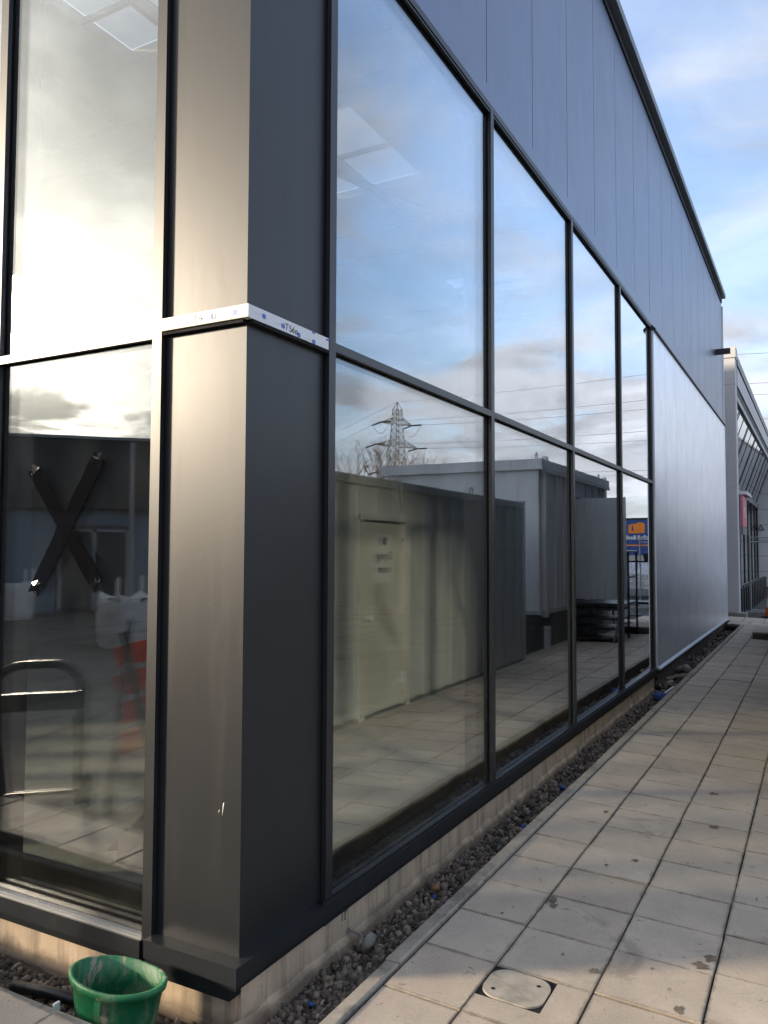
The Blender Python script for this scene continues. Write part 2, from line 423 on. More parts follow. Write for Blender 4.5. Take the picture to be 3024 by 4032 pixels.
def copy_tree(o, parent=None):
    c = o.copy(); COL.objects.link(c)
    if parent is not None: c.parent = parent
    for ch in list(o.children): copy_tree(ch, c)
    return c
def text_mesh(txt, size, name, mat, parent, mw, ext=.0015):
    cu = bpy.data.curves.new(name, 'FONT'); cu.body = txt; cu.size = size; cu.extrude = ext; cu.resolution_u = 3; cu.align_x = 'CENTER'
    t = bpy.data.objects.new(name, cu); COL.objects.link(t)
    bpy.context.view_layer.update()
    me = bpy.data.meshes.new_from_object(t.evaluated_get(bpy.context.evaluated_depsgraph_get()))
    bpy.data.objects.remove(t); bpy.data.curves.remove(cu)
    me.materials.clear(); me.materials.append(MATS[mat]); me.transform(mw)
    return link(name, me, parent)
def stone_field(pts, sizes, seed, flat=.72):              # many stones as one mesh, icosahedra squashed at random
    r = np.random.default_rng(seed); t = (1+5**.5)/2
    V = np.array([(-1,t,0),(1,t,0),(-1,-t,0),(1,-t,0),(0,-1,t),(0,1,t),(0,-1,-t),(0,1,-t),(t,0,-1),(t,0,1),(-t,0,-1),(-t,0,1)], float); V /= np.linalg.norm(V[0])
    F = np.array([(0,11,5),(0,5,1),(0,1,7),(0,7,10),(0,10,11),(1,5,9),(5,11,4),(11,10,2),(10,7,6),(7,1,8),(3,9,4),(3,4,2),(3,2,6),(3,6,8),(3,8,9),(4,9,5),(2,4,11),(6,2,10),(8,6,7),(9,8,1)])
    N = len(pts); P = np.asarray(pts)
    q = r.normal(size=(N,4)); q /= np.linalg.norm(q, axis=1)[:,None]; w, x, y, z = q.T
    M = np.stack([1-2*(y*y+z*z),2*(x*y-z*w),2*(x*z+y*w),2*(x*y+z*w),1-2*(x*x+z*z),2*(y*z-x*w),2*(x*z-y*w),2*(y*z+x*w),1-2*(x*x+y*y)],1).reshape(N,3,3)
    S = np.stack([r.uniform(.75,1.25,N), r.uniform(.6,1.0,N), r.uniform(.45,flat+.1,N)],1)
    J = r.uniform(.78,1.2,(N,12,1))
    VV = np.einsum('nij,nkj->nki', M, (V[None]*J)*S[:,None,:])*np.asarray(sizes)[:,None,None]+P[:,None,:]
    FF = F[None]+12*np.arange(N)[:,None,None]
    me = bpy.data.meshes.new('stones'); nv, nf = N*12, N*20
    me.vertices.add(nv); me.vertices.foreach_set('co', VV.reshape(-1))
    me.loops.add(nf*3); me.loops.foreach_set('vertex_index', FF.reshape(-1).astype(np.int32))
    me.polygons.add(nf); me.polygons.foreach_set('loop_start', np.arange(0, nf*3, 3, dtype=np.int32)); me.polygons.foreach_set('loop_total', np.full(nf, 3, np.int32))
    me.update(); me.validate()
    a = me.attributes.new('tone', 'FLOAT', 'POINT'); a.data.foreach_set('value', np.repeat(r.beta(1.5,1.8,N), 12).astype(np.float32))
    return me
PX, PS = -.0327, .0020
def pz(x, y): return PX*x+PS*y

# ================================================================== GROUND
g = MB().box(-900, 900, -900, 900, -.55, -.45).obj('ground', 'asphalt'); tag(g, kind='structure')
def slopeq(mb, x0, x1, y0, y1, dz):
    mb.quad((x0,y0,pz(x0,y0)+dz),(x1,y0,pz(x1,y0)+dz),(x1,y1,pz(x1,y1)+dz),(x0,y1,pz(x0,y1)+dz)); return mb
# car park beyond the walkway and to the far end
mb = MB(); mb.box(2.62, 300, -60, 300, -.5, -.11); mb.box(-2, 2.62, 19.25, 300, -.5, -.03); o = mb.obj('car_park', 'asphalt'); tag(o, kind='structure')
# paved yard in front of the gable glazing
o = MB().box(-80, .36, -60, -1.02, -.5, -.03).obj('yard', 'yard_blocks'); tag(o, kind='structure')
o = MB().box(.36, 2.62, -60, -3.39, -.5, -.08).obj('yard_strip', 'yard_blocks'); tag(o, kind='structure')

# pavement of separate slabs
pave = bpy.data.objects.new('pavement', None); COL.objects.link(pave); tag(pave, kind='structure')
mb = MB(); slopeq(mb, .36, 2.62, -3.4, 19.3, -.013)
mb.obj('joint_bed', 'joint_soil', pave)
XS = [.4298, .7488, 1.1364, 1.5224, 1.909, 2.296, 2.60]
ROW, Y0 = .3709, .5096
slabmesh = {}
def slab(x0, x1, y0, y1, dz=0.):
    gap = .0028; gy = .0018
    w, l = round(x1-x0, 3), round(y1-y0, 3)
    k = (w, l)
    if k not in slabmesh: slabmesh[k] = MB().bbox(-w/2+gap, w/2-gap, -l/2+gy, l/2-gy, -.05, 0, .0035).mesh('slab', 'slab')
    o = link('slab', slabmesh[k], pave); cx, cy = (x0+x1)/2, (y0+y1)/2
    o.location = (cx+rng.uniform(-.0016,.0016), cy+rng.uniform(-.0022,.0022), pz(cx,cy)+dz+rng.uniform(-.0025,.0025))
    o.rotation_euler = (math.atan(PS)+rng.uniform(-.003,.003), math.atan(-PX)+rng.uniform(-.003,.003), rng.uniform(-.003,.003))
    return o
rows = [Y0+ROW*i for i in range(-11, 46)]
for c in range(6):
    sh = 0 if c < 3 else [0,0,0,.035,-.02,.05][c]
    for i in range(len(rows)-1):
        y0, y1 = rows[i]+sh, rows[i+1]+sh
        if c >= 4 and (i % 2 or y0 > 13): 
            if y0 > 13: continue
        if y0 > 16.9: continue
        if c == 1 and abs(rows[i+1]-Y0) < .01: continue      # cover stands here
        slab(XS[c], XS[c+1], y0, y1)
# notched slab round the access cover
gap = .0035
yA, yB, yn, xn = Y0-ROW+gap, Y0-gap, .268, 1.004
L_ = [(XS[1]+gap, yA), (XS[2]-gap, yA), (XS[2]-gap, yB), (xn, yB), (xn, yn), (XS[1]+gap, yn)]
mb = MB(); mb.prism(L_, -.05, 0)
o = mb.obj('slab', 'slab', pave); o.location = (0, 0, 0); o.data.transform(Matrix.Identity(4))
for v in o.data.vertices: v.co.z += pz(v.co.x, v.co.y)
rs = random.Random(8)
for (x, y, w) in ((.775, 1.20, .05), (.80, 1.14, .03), (1.50, 1.02, .045), (1.47, .93, .05), (1.10, .66, .03), (1.02, 1.9, .03), (1.33, 2.7, .04), (1.44, .56, .03), (.62, .93, .012), (.60, 1.5, .010), (.96, .72, .010), (1.3, .8, .012), (.9, 1.75, .02), (1.25, 3.4, .05), (.7, 2.6, .03)):
    n = 14; V = [(x, y, pz(x, y)+.0042)]+[(x+math.cos(6.283*i/n)*w*rs.uniform(.35, 1.0)*.8, y+math.sin(6.283*i/n)*w*rs.uniform(.35, 1.1), pz(x, y)+.0042) for i in range(n)]
    MB().add(V, [(0, 1+i, 1+(i+1) % n) for i in range(n)]).obj('mud_stain', 'mud', pave)
# cross strip and end paving
for k in range(5): slab(.06+k*.45, .06+(k+1)*.45-.0, 17.0, 17.9, .002)
for k in range(5): slab(.06+k*.45-.2, .06+(k+1)*.45-.2, 17.9, 19.2, .002)
# left slabs in front of the gable
for k in range(9): slab(-.05-(k+1)*.40, -.05-k*.40, -1.02, -.64, .012)
slab(-.05, .36, -1.02, -.64, .012)
# kerb edging beside the gravel
ke = .0; y = -.62; i = 0
while y < 16.9:
    ln = .915
    mb = MB(); x0, x1 = .358+rng.uniform(-.003,.003), .4215
    y1 = min(y+ln, 16.95)
    mb.bbox(0, x1-x0, .003, y1-y-.003, -.15, .012, .007); o = mb.obj('kerb', 'kerb', pave)
    o.location = (x0, y, pz(.39, y)+rng.uniform(-.003,.003)); o.rotation_euler = (0, 0, rng.uniform(-.003,.003)); y = y1
for k in range(5):
    x1 = .355-k*.915; mb = MB(); mb.bbox(-.912, 0, 0, .055, -.16, .012, .007); o = mb.obj('kerb', 'kerb', pave); o.location = (x1, -.64, -.012)

# gravel trench and soil
def bed(x0, x1, y0, y1, zf, name, mat, n=(8, 60), amp=.012):
    V = []; F = []; nx, ny = n; r = random.Random(3)
    for j in range(ny+1):
        for i in range(nx+1):
            x = x0+(x1-x0)*i/nx; y = y0+(y1-y0)*j/ny; V.append((x, y, zf(x, y)+r.uniform(-amp, amp)))
    for j in range(ny):
        for i in range(nx): a = j*(nx+1)+i; F.append((a, a+1, a+nx+2, a+nx+1))
    o = MB().add(V, F).obj(name, mat, None, True); return tag(o, kind='structure')
gz = lambda x, y: -.205+.10*max(0, min(1, x/.36))**1.3
bed(-.05, .365, -.62, 8.45, gz, 'gravel_trench', 'soil', (6, 90))
bed(-5, -.05, -.62, -.12, lambda x, y: -.20, 'gravel_margin', 'soil', (60, 5))
bed(-.05, .365, 8.45, 17.0, lambda x, y: -.17+.05*x+.02*math.sin(3*y)+.015*math.sin(9*y+1), 'soil_trench', 'soil', (6, 90), .02)
r = np.random.default_rng(5)
def scat(n, x0, x1, y0, y1, zf, s0, s1):
    x = r.uniform(x0, x1, n); y = r.uniform(y0, y1, n); s = r.uniform(s0, s1, n)*r.choice([.55, .8, 1, 1.1, 1.55], n)
    z = np.array([zf(a, b) for a, b in zip(x, y)])+s*r.uniform(.0, .9, n); return np.stack([x, y, z], 1), s
A = [scat(5200, -.03, .352, -.6, 2.2, gz, .007, .0165), scat(4200, -.03, .352, 2.2, 8.45, gz, .010, .020),
     scat(2400, -2.4, -.03, -.6, -.19, lambda x, y: -.2, .008, .018), scat(900, -.03, .352, 8.4, 16.9, lambda x, y: -.165+.05*x, .012, .045)]
P = np.concatenate([a[0] for a in A]); S = np.concatenate([a[1] for a in A])
me = stone_field(P, S, 11); me.materials.append(MATS['gravel_stone'])
o = link('gravel', me); tag(o, 'grey brown gravel filling the trench along the building', 'gravel', kind='stuff')

# ================================================================== THE SHOWROOM BUILDING
B = thing('showroom_building', 'dark grey metal clad building with tall glazing running along the pavement', 'building')
XF, YF = 0.0, -.18          # front planes of the glazing caps
ZS, ZT0, ZT1, ZH0, ZH1 = .11, 2.544, 2.584, 4.65, 4.712
YM = [.405, 2.4475, 4.4879, 6.5069, 8.4248]
CAPW, CAPD = .056, .022
# right hand glazing
def mullion_y(y0, z0, z1, w=CAPW):
    mb = MB(); mb.box(-CAPD, XF, y0, y0+w, z0, z1); o = mb.obj('mullion', 'frame_grey', B)
    MB().box(-CAPD-.012, -CAPD, y0+.004, y0+w-.004, z0, z1).obj('gasket', 'joint_black', o)
    MB().box(-.20, -CAPD-.03, y0+.002, y0+w-.002, z0, z1).obj('box_section', 'frame_black', o)
    return o
for k, y in enumerate(YM):
    mullion_y(y, ZS-.05 if k == 0 else ZS-.045, ZH1 if k else 7.55)
for k in range(4):
    ya, yb = YM[k]+CAPW, YM[k+1]
    o = box('transom', 'frame_grey', B, -CAPD, XF-.001, ya, yb, ZT0, ZT1)
    MB().box(-CAPD-.012, -CAPD, ya, yb, ZT0+.004, ZT1-.004).obj('gasket', 'joint_black', o)
    MB().box(-.20, -CAPD-.03, ya, yb, ZT0, ZT1).obj('box_section', 'frame_black', o)
    o = box('head_cap', 'frame_black', B, -.20, XF+.001, ya, yb, ZH0+.018, ZH1-.002)
    MB().box(-CAPD, XF-.004, ya, yb, ZH0, ZH0+.014).obj('drip', 'frame_black', o)
    for z0, z1 in ((ZS-.01, ZT0+.006), (ZT1-.006, ZH0+.02)):
        p = MB().box(-.036, -.030, ya-.01, yb+.01, z0, z1).obj('pane', 'glass_outer', B)
        MB().box(-.062, -.056, ya-.01, yb+.01, z0, z1).obj('inner_pane', 'glass_inner', p)
        s = MB()
        for q in ((ya-.01, ya+.008, z0, z1), (yb-.008, yb+.01, z0, z1)): s.box(-.056, -.036, q[0], q[1], z0, z1)
        s.box(-.056, -.036, ya+.008, yb-.008, z0, z0+.017); s.box(-.056, -.036, ya+.008, yb-.008, z1-.017, z1)
        s.obj('spacer', 'joint_black', p)
# sill along the right side
YEND = YM[4]+CAPW
sill_y = [.385, 1.42, 3.5, 5.6, 7.1, YEND]
for a, b_ in zip(sill_y[:-1], sill_y[1:]):
    o = box('sill', 'frame_grey', B, -.16, .012, a, b_-.002, .030, ZS-.012)
    if a > 0: MB().box(-.03, .004, a, b_-.002, ZS-.012, ZS+.004).obj('sill_bead', 'frame_black', o)
    MB().box(-.10, .007, a, b_-.002, .008, .030).obj('drip_edge', 'frame_black', o)
# left hand (gable) glazing
XM = [-.500-1.035*k for k in range(8)]
for k, x in enumerate(XM):
    o = MB().box(x, x+CAPW-.004, YF, YF+CAPD, ZS-.11, ZH1 if k else 7.55).obj('mullion', 'frame_grey', B)
    MB().box(x+.004, x+CAPW-.008, YF+CAPD, YF+CAPD+.012, ZS-.05, ZH1).obj('gasket', 'joint_black', o)
    MB().box(x+.002, x+CAPW-.006, YF+CAPD+.03, YF+.2, ZS-.05, ZH1).obj('box_section', 'frame_black', o)
LZT0, LZT1 = 2.512, 2.550
for k in range(7):
    xa, xb = XM[k+1]+CAPW-.004, XM[k]
    o = box('transom', 'frame_grey', B, xa, xb, YF+.001, YF+CAPD, LZT0, LZT1)
    MB().box(xa, xb, YF+CAPD, YF+CAPD+.012, LZT0+.004, LZT1-.004).obj('gasket', 'joint_black', o)
    MB().box(xa, xb, YF+CAPD+.03, YF+.2, LZT0, LZT1).obj('box_section', 'frame_black', o)
    box('head_cap', 'frame_black', B, xa, xb, YF-.001, YF+.2, ZH0, ZH1-.002)
    for z0, z1 in ((ZS-.03, LZT0+.006), (LZT1-.006, ZH0+.02)):
        p = MB().box(xa-.01, xb+.01, YF+.030, YF+.036, z0, z1).obj('pane', 'glass_outer', B)
        MB().box(xa-.01, xb+.01, YF+.056, YF+.062, z0, z1).obj('inner_pane', 'glass_inner', p)
        s = MB()
        for q in ((xa-.01, xa+.008), (xb-.008, xb+.01)): s.box(q[0], q[1], YF+.036, YF+.056, z0, z1)
        s.box(xa+.008, xb-.008, YF+.036, YF+.056, z0, z0+.017); s.box(xa+.008, xb-.008, YF+.036, YF+.056, z1-.017, z1)
        s.obj('spacer', 'joint_black', p)
    o = box('sill', 'frame_grey', B, xa, xb, YF-.012, YF+.16, .0, .070)
    MB().box(xa, xb, YF-.002, YF+.028, .070, .078).obj('sill_step', 'galv', o)
    MB().box(xa, xb, YF+.006, YF+.028, .078, .086).obj('sill_bead', 'coping_grey', o)
    MB().box(xa, xb, YF-.006, YF+.10, -.03, .0).obj('drip_edge', 'frame_black', o)
# corner column
CXP, CYP = -.028, -.152     # panel planes
for z0, z1 in ((ZS-.012, ZT0-.012), (ZT1+.004, 7.55)):
    mb = MB(); mb.add([(CXP,CYP,z0),(CXP,YM[0],z0),(CXP,YM[0],z1),(CXP,CYP,z1)], [(0,1,2,3)])
    mb.add([(CXP,CYP,z0),(XM[0]+.05,CYP,z0),(XM[0]+.05,CYP,z1),(CXP,CYP,z1)], [(3,2,1,0)])
    mb.add([(CXP-.003,CYP+.003,z0),(CXP-.003,YM[0],z0),(XM[0]+.05,YM[0],z0),(XM[0]+.05,CYP+.003,z0)], [(0,1,2,3)])
    mb.obj('corner_panel', 'corner_grey', B)
box('corner_core', 'joint_black', B, XM[0]+.05, CXP-.005, CYP+.005, YM[0], ZS, 7.5)
def lpoly(e): return [(XM[0]+.052, -.222+e), (.014-e, -.222+e), (.014-e, .383), (CXP-.1, .383), (CXP-.1, -.10), (XM[0]+.052, -.10)]
o = MB().prism(lpoly(0), .030, ZS-.011).obj('base_trim', 'frame_grey', B)
MB().box(XM[0]+.052, -.024, -.212, -.10, -.032, .0298).obj('drip_edge', 'frame_black', o)
MB().box(-.1, .008, -.215, .383, .012, .0297).obj('drip_edge', 'frame_black', o)
# white filmed trims at transom height
tr_ = box('trim_strip', 'film_white', B, CXP, .004, YF-.0042, YM[0]-.012, ZT0-.008, ZT1+.004)
tl_ = box('trim_strip', 'film_white', B, XM[0]+.055, .0030, YF-.0045, CYP-.004, ZT0-.0075, ZT1+.0045)
MB().box(CXP, .002, CYP, YM[0]-.002, ZT0-.022, ZT0-.008).obj('shadow_channel', 'joint_black', tr_)
MB().box(XM[0]+.055, CXP, YF+.003, CYP, ZT0-.022, ZT0-.008).obj('shadow_channel', 'joint_black', tl_)
MB().box(XM[0]+.055, .003, YF-.0055, YF-.0045, ZT0-.0075, ZT0-.002).obj('film_edge', 'film_edge', tl_)
def rounded(cx, cz, w, h, n=4, r=.3):
    pts = []
    for qx, qz, a0 in ((1,1,0), (-1,1,90), (-1,-1,180), (1,-1,270)):
        for i in range(n+1):
            a = R(a0+90*i/n); rr = r*min(w, h)
            pts.append((cx+qx*(w/2-rr)+math.cos(a)*rr, cz+qz*(h/2-rr)+math.sin(a)*rr))
    return pts
def on_right(pts2, parent, mat, name, e=.0008):      # (y,z) polygon on the right trim
    n = len(pts2); mb = MB(); mb.add([(.004+e, y, z) for y, z in pts2]+[(.004, y, z) for y, z in pts2], [tuple(range(n))]+[(i, (i+1) % n, n+(i+1) % n, n+i) for i in range(n)]); return mb.obj(name, mat, parent)
def on_left(pts2, parent, mat, name, e=.0008):
    n = len(pts2); yy = YF-.0045; mb = MB(); mb.add([(x, yy-e, z) for x, z in pts2]+[(x, yy, z) for x, z in pts2], [tuple(range(n))]+[(i, (i+1) % n, n+(i+1) % n, n+i) for i in range(n)]); return mb.obj(name, mat, parent)
def stroke(fn, parent, mat, poly, wd):
    for a, b_ in zip(poly[:-1], poly[1:]):
        d = Vector((b_[0]-a[0], b_[1]-a[1])); l = d.length
        if l < 1e-5: continue
        n = Vector((-d.y, d.x))/l*wd/2; e = d/l*wd*.3
        fn([(a[0]-e.x+n.x, a[1]-e.y+n.y), (a[0]-e.x-n.x, a[1]-e.y-n.y), (b_[0]+e.x-n.x, b_[1]+e.y-n.y), (b_[0]+e.x+n.x, b_[1]+e.y+n.y)], parent, mat, 'pen_mark', .0012)
zr = (ZT0+ZT1)/2-.003
for yy, dz, s in ((-.085,.002,1), (.045,-.004,1), (.158,-.014,1), (.272,-.017,1), (.27,.023,.45), (.382,.018,.5)):
    on_right(rounded(yy, zr+dz, .024, .019*s), tr_, 'print_blue', 'printed_mark')
    if s == 1: on_right([(yy-.072, zr+dz+.0005), (yy-.014, zr+dz-.0008), (yy-.014, zr+dz+.0008), (yy-.072, zr+dz+.001)], tr_, 'print_grey', 'printed_line', .0006)
zl = (ZT0+ZT1)/2-.001
for xx, dz in ((-.325,-.004), (-.185,-.002), (-.062,-.001)):
    on_left(rounded(xx, zl+dz, .025, .021), tl_, 'print_blue', 'printed_mark')
    on_left([(xx-.072, zl+dz-.004), (xx-.014, zl+dz-.002), (xx-.014, zl+dz-.0005), (xx-.072, zl+dz-.003)], tl_, 'print_grey', 'printed_line', .0006)
def glyph(strokes, ox, oz, s, fn, parent, mat, wd):
    for st in strokes: stroke(fn, parent, mat, [(ox+px*s, oz+pz_*s) for px, pz_ in st], wd)
T = [[(0,1),(.9,1.05)], [(.5,1.02),(.35,0)]]
arc = lambda cx, cz, rx, rz, a0, a1, n=10: [(cx+rx*math.cos(R(a0+(a1-a0)*i/n)), cz+rz*math.sin(R(a0+(a1-a0)*i/n))) for i in range(n+1)]
S_ = [arc(.4,.75,.32,.25,60,230,7)+arc(.4,.25,.34,.27,60,-160,8)]
six = [[(.6,1.0),(.2,.5)]+arc(.36,.25,.26,.26,160,500,12)]
aa = [arc(.35,.28,.3,.28,50,340,11)+[(.68,.02)], [(.64,.55),(.68,.02)]]
four = [[(.45,1.0),(.1,.4),(.85,.42)], [(.62,.75),(.55,0)]]
zero = [arc(.4,.5,.38,.48,90,450,14)]
for gl, ox in ((T,.060), (S_,.088), (six,.108), (aa,.130)): glyph(gl, ox, zr-.014, .024, on_right, tr_, 'marker', .0028)
for gl, ox in ((T,-.275), (four,-.245), (zero,-.178)): glyph(gl, ox, zl-.013, .026, on_left, tl_, 'pencil', .0022)
# scratches of bare paint on the left corner panel
for (x, z, l) in ((-.115, .66, .05), (-.135, .63, .012)):
    MB().add([(x, CYP-.0006, z), (x+.006, CYP-.0006, z+.004), (x-.004, CYP-.0006, z-l)], [(0,1,2)]).obj('paint_chip', 'white_paint', B)
rm = random.Random(12)
for _ in range(5):
    x, z, l = rm.uniform(-.42,-.05), rm.uniform(.3,2.3), rm.uniform(.003,.008)
    MB().add([(x, CYP-.0005, z), (x+l*.6, CYP-.0005, z+l*.3), (x+l*.2, CYP-.0005, z+l)], [(0,1,2)]).obj('paint_chip', 'sign_grey', B)
# cladding: upper panels with open joints, head flashing, lower silver panels
ends = [-.150]+[2.3747+k for k in range(-2, 16)]
ends = [e for e in ends if e < 17.6]+[17.78]
core = MB(); core.box(-.14, -.045, .5, 17.7, ZH1, 7.5); core.obj('wall_core', 'joint_black', B)
for a, b_ in zip(ends[:-1], ends[1:]):
    a2 = max(a, .465)
    if b_ > .47: MB().box(-.06, -.002, a2+.005, b_-.005, 4.815, 7.56).obj('cladding_panel', 'panel_dark', B)
for a, b_ in ((.465, 6.0), (6.0, 12.0), (12.0, 17.78)):
    o = MB().box(-.05, 0.0, a+.001, b_-.001, ZH1, 4.822).obj('head_flashing', 'panel_dark', B)
for a, b_ in ((YEND+.003, 12.0), (12.0, 17.79)):
    MB().add([(-.04,a,4.625),(.052,a,4.625),(.052,a,4.650),(.0,a,4.705),(-.04,a,4.705),(-.04,b_,4.625),(.052,b_,4.625),(.052,b_,4.650),(.0,b_,4.705),(-.04,b_,4.705)],
             [(0,1,2,3,4),(9,8,7,6,5),(0,5,6,1),(1,6,7,2),(2,7,8,3),(3,8,9,4)]).obj('drip_flashing', 'frame_black', B)
low_ends = [YEND+.004]+[e for e in ends if e > 8.6]
for a, b_ in zip(low_ends[:-1], low_ends[1:]):
    MB().box(-.05, .022, a+.004, b_-.004, .115, 4.625).obj('cladding_panel', 'panel_silver', B)
box('wall_core', 'joint_black', B, -.13, -.052, YEND+.01, 17.7, .1, 4.63)
MB().add([(-.02,YEND-.02,.078),(.062,YEND-.02,.078),(.062,YEND-.02,.096),(.024,YEND-.02,.118),(-.02,YEND-.02,.118),(-.02,17.80,.078),(.062,17.80,.078),(.062,17.80,.096),(.024,17.80,.118),(-.02,17.80,.118)],
         [(0,1,2,3,4),(9,8,7,6,5),(0,5,6,1),(1,6,7,2),(2,7,8,3),(3,8,9,4)]).obj('base_flashing', 'galv', B)
MB().box(-.13, .028, 17.782, 17.81, .12, 7.5).obj('end_trim', 'panel_silver', B)
# parapet coping in lengths
cy0 = [-.25, 3.1, 6.2, 9.3, 12.4, 15.5, 17.72]
for a, b_ in zip(cy0[:-1], cy0[1:]):
    o = MB().add([(-.45,a,7.66),(.10,a,7.66),(.10,a,7.765),(-.45,a,7.735),(-.45,b_,7.66),(.10,b_,7.66),(.10,b_,7.765),(-.45,b_,7.735)],
        [(0,1,2,3),(7,6,5,4),(0,4,5,1),(1,5,6,2),(2,6,7,3),(3,7,4,0)]).obj('coping', 'coping_grey', B)
    MB().box(-.10, .02, a, b_-.004, 7.56, 7.658).obj('soffit', 'soffit_black_shade', o)  # shade under the coping, put in as a black band
for a, b_ in ((-8.0, -4.0), (-4.0, -.46)):
    MB().box(a, b_-.003, YF-.1, YF+.3, 7.62, 7.76).obj('coping', 'coping_grey', B)
ge = [-.452-1.035*k for k in range(8)]
for a, b_ in zip(ge[1:], ge[:-1]):
    MB().box(a+.003, b_-.003, YF+.01, YF+.06, ZH1, 7.6).obj('cladding_panel', 'panel_dark', B)
box('overflow_pipe', 'black_plastic', B, -.05, .30, 16.28, 16.40, 6.02, 6.13)
# plinth
pl = MB(); r_ = random.Random(4)
def plinth(name, pts, z0, z1, mat='plinth_concrete'):
    return MB().prism(pts, z0, z1).obj(name, mat, B)
plinth('plinth', [(-.30,-.145),(-.022,-.145),(-.022,4.2),(-.30,4.2)], -.5, .0285)
plinth('plinth', [(-.30,4.202),(-.022,4.202),(-.022,8.46),(-.30,8.46)], -.5, .0285)
plinth('plinth', [(-8.0,-.155),(-.040,-.155),(-.040,.0),(-8.0,.0)], -.5, -.031)
# broken mortar haunch at the foot of the plinth
def haunch(p0, p1, nrm, z, n=120, w=.035, h=.06, name='haunch'):
    V = []; F = []; rr = random.Random(9); p0 = Vector(p0); p1 = Vector(p1); nv = Vector(nrm)
    hh = ww = 1.
    for i in range(n+1):
        p = p0.lerp(p1, i/n); hh = .75*hh+.25*rr.uniform(.2, 1.7); ww = .7*ww+.3*rr.uniform(.3, 1.6)
        V += [(p.x, p.y, z+h*hh+.02), (p.x+nv.x*w*ww*.55, p.y+nv.y*w*ww*.55, z+h*hh*.85), (p.x+nv.x*w*ww, p.y+nv.y*w*ww, z-.05)]
    for i in range(n): a = i*3; F += [(a, a+3, a+4, a+1), (a+1, a+4, a+5, a+2)]
    return MB().add(V, F).obj(name, 'plinth_concrete', B)
haunch((-.024,-.2,0), (-.024,8.45,0), (1,0,0), -.20)
haunch((-8,-.154,0), (-.02,-.154,0), (0,-1,0), -.21, 80, .02, .03)
# dark mortar / sealant runs on the plinth
for (y, z0, w, l) in ((.60,.03,.028,.055), (.578,-.012,.008,.04), (.603,-.012,.008,.045), (2.9,.03,.05,.05), (4.9,.03,.03,.04), (7.0,.03,.05,.09), (.44,.005,.006,.025)):
    MB().box(-.0225, -.0195, y, y+w, z0-l, z0).obj('sealant_run', 'sign_grey', B)
for (y, z) in ((.715,.0), (.74,.012)): MB().add([(-.0195,y,z),(-.0195,y+.012,z+.004),(-.0195,y+.016,z+.035),(-.0195,y+.006,z+.02)], [(0,1,2,3)]).obj('pen_mark', 'marker', B)
# brickwork below the silver panels
bk = MB().box(-.13, -.004, 1, 1, 0, 0)
br = MB().bbox(-.10, .0, 0, .212, 0, .062, .002).mesh('brick', 'brick_dark')
MB().box(-.13, -.012, 8.462, 17.7, -.5, .08).obj('mortar_bed', 'joint_soil', B)
for c in range(4):
    y = 8.47-(.112 if c % 2 else 0)
    while y < 17.5:
        if y >= 8.46:
            o = link('brick', br, B); o.location = (-.002+rng.uniform(-.002,.002), y, .006-.073*c); o.rotation_euler = (0,0,rng.uniform(-.006,.006))
        y += .224
# ---- inside
o = box('floor_slab', 'floor_concrete', B, -16, -.30, -.05, 17.6, -.02, .055)
box('inner_sill', 'frame_black', B, -.30, -.17, .42, 8.4, .02, .098)
box('inner_sill', 'frame_black', B, -8, -.47, .03, .20, .02, .075)
box('back_wall', 'liner', B, -16.2, -16, -.1, 17.7, 0, 7.2)
box('far_wall', 'liner', B, -16, -.14, 17.6, 17.7, 0, 7.2)
box('gable_wall', 'liner', B, -16, XM[7], -.15, .0, 0, 7.3)
box('side_wall', 'liner', B, -.16, -.14, 8.5, 17.6, .05, 7.2)
box('side_wall', 'liner', B, -.18, -.142, .5, 17.6, 4.8, 7.2)
box('gable_wall', 'liner', B, XM[7], -.5, .03, .06, 4.8, 7.2)
RL = [(2.2, 3.55), (5.45, 7.6), (11.7, 13.1), (13.5, 14.9)]
xs_ = (-4.6, -2.95); yy = -.1
for a, b_ in RL+[(17.65, 17.65)]:
    box('roof_sheet', 'liner', B, xs_[0], xs_[1], yy, a, 7.0, 7.12); yy = b_
box('roof_sheet', 'liner', B, -16.2, xs_[0], -.1, 17.65, 7.0, 7.12); box('roof_sheet', 'liner', B, xs_[1], -.14, -.1, 17.65, 7.0, 7.12)
for a, b_ in RL:
    o = box('rooflight', 'rooflight', B, xs_[0], xs_[1], a, b_, 7.13, 7.14)
    MB().box(xs_[0], xs_[1], (a+b_)/2-.02, (a+b_)/2+.02, 7.0, 7.06).obj('glazing_bar', 'steel_grey', o)
    MB().box((xs_[0]+xs_[1])/2-.015, (xs_[0]+xs_[1])/2+.015, a, b_, 7.0, 7.05).obj('glazing_bar', 'steel_grey', o)
for y in (4.3, 8.6, 12.9):
    mb = MB(); mb.box(-16, -.2, y-.1, y+.1, 6.45, 6.47); mb.box(-16, -.2, y-.1, y+.1, 6.83, 6.85); mb.box(-16, -.2, y-.006, y+.006, 6.47, 6.83); mb.obj('rafter', 'steel_grey', B)
for x in (-1.6, -3.75, -5.6): box('purlin', 'galv', B, x-.03, x+.03, 0, 17.6, 6.86, 6.99)
MB().bar((-4.3, 4.4, 6.7), (-2.9, 8.5, 6.7), .05, 8).obj('brace', 'steel_grey', B)
for y in (8.6, 12.9): box('stanchion', 'steel_grey', B, -.42, -.2, y-.1, y+.1, .05, 6.45)

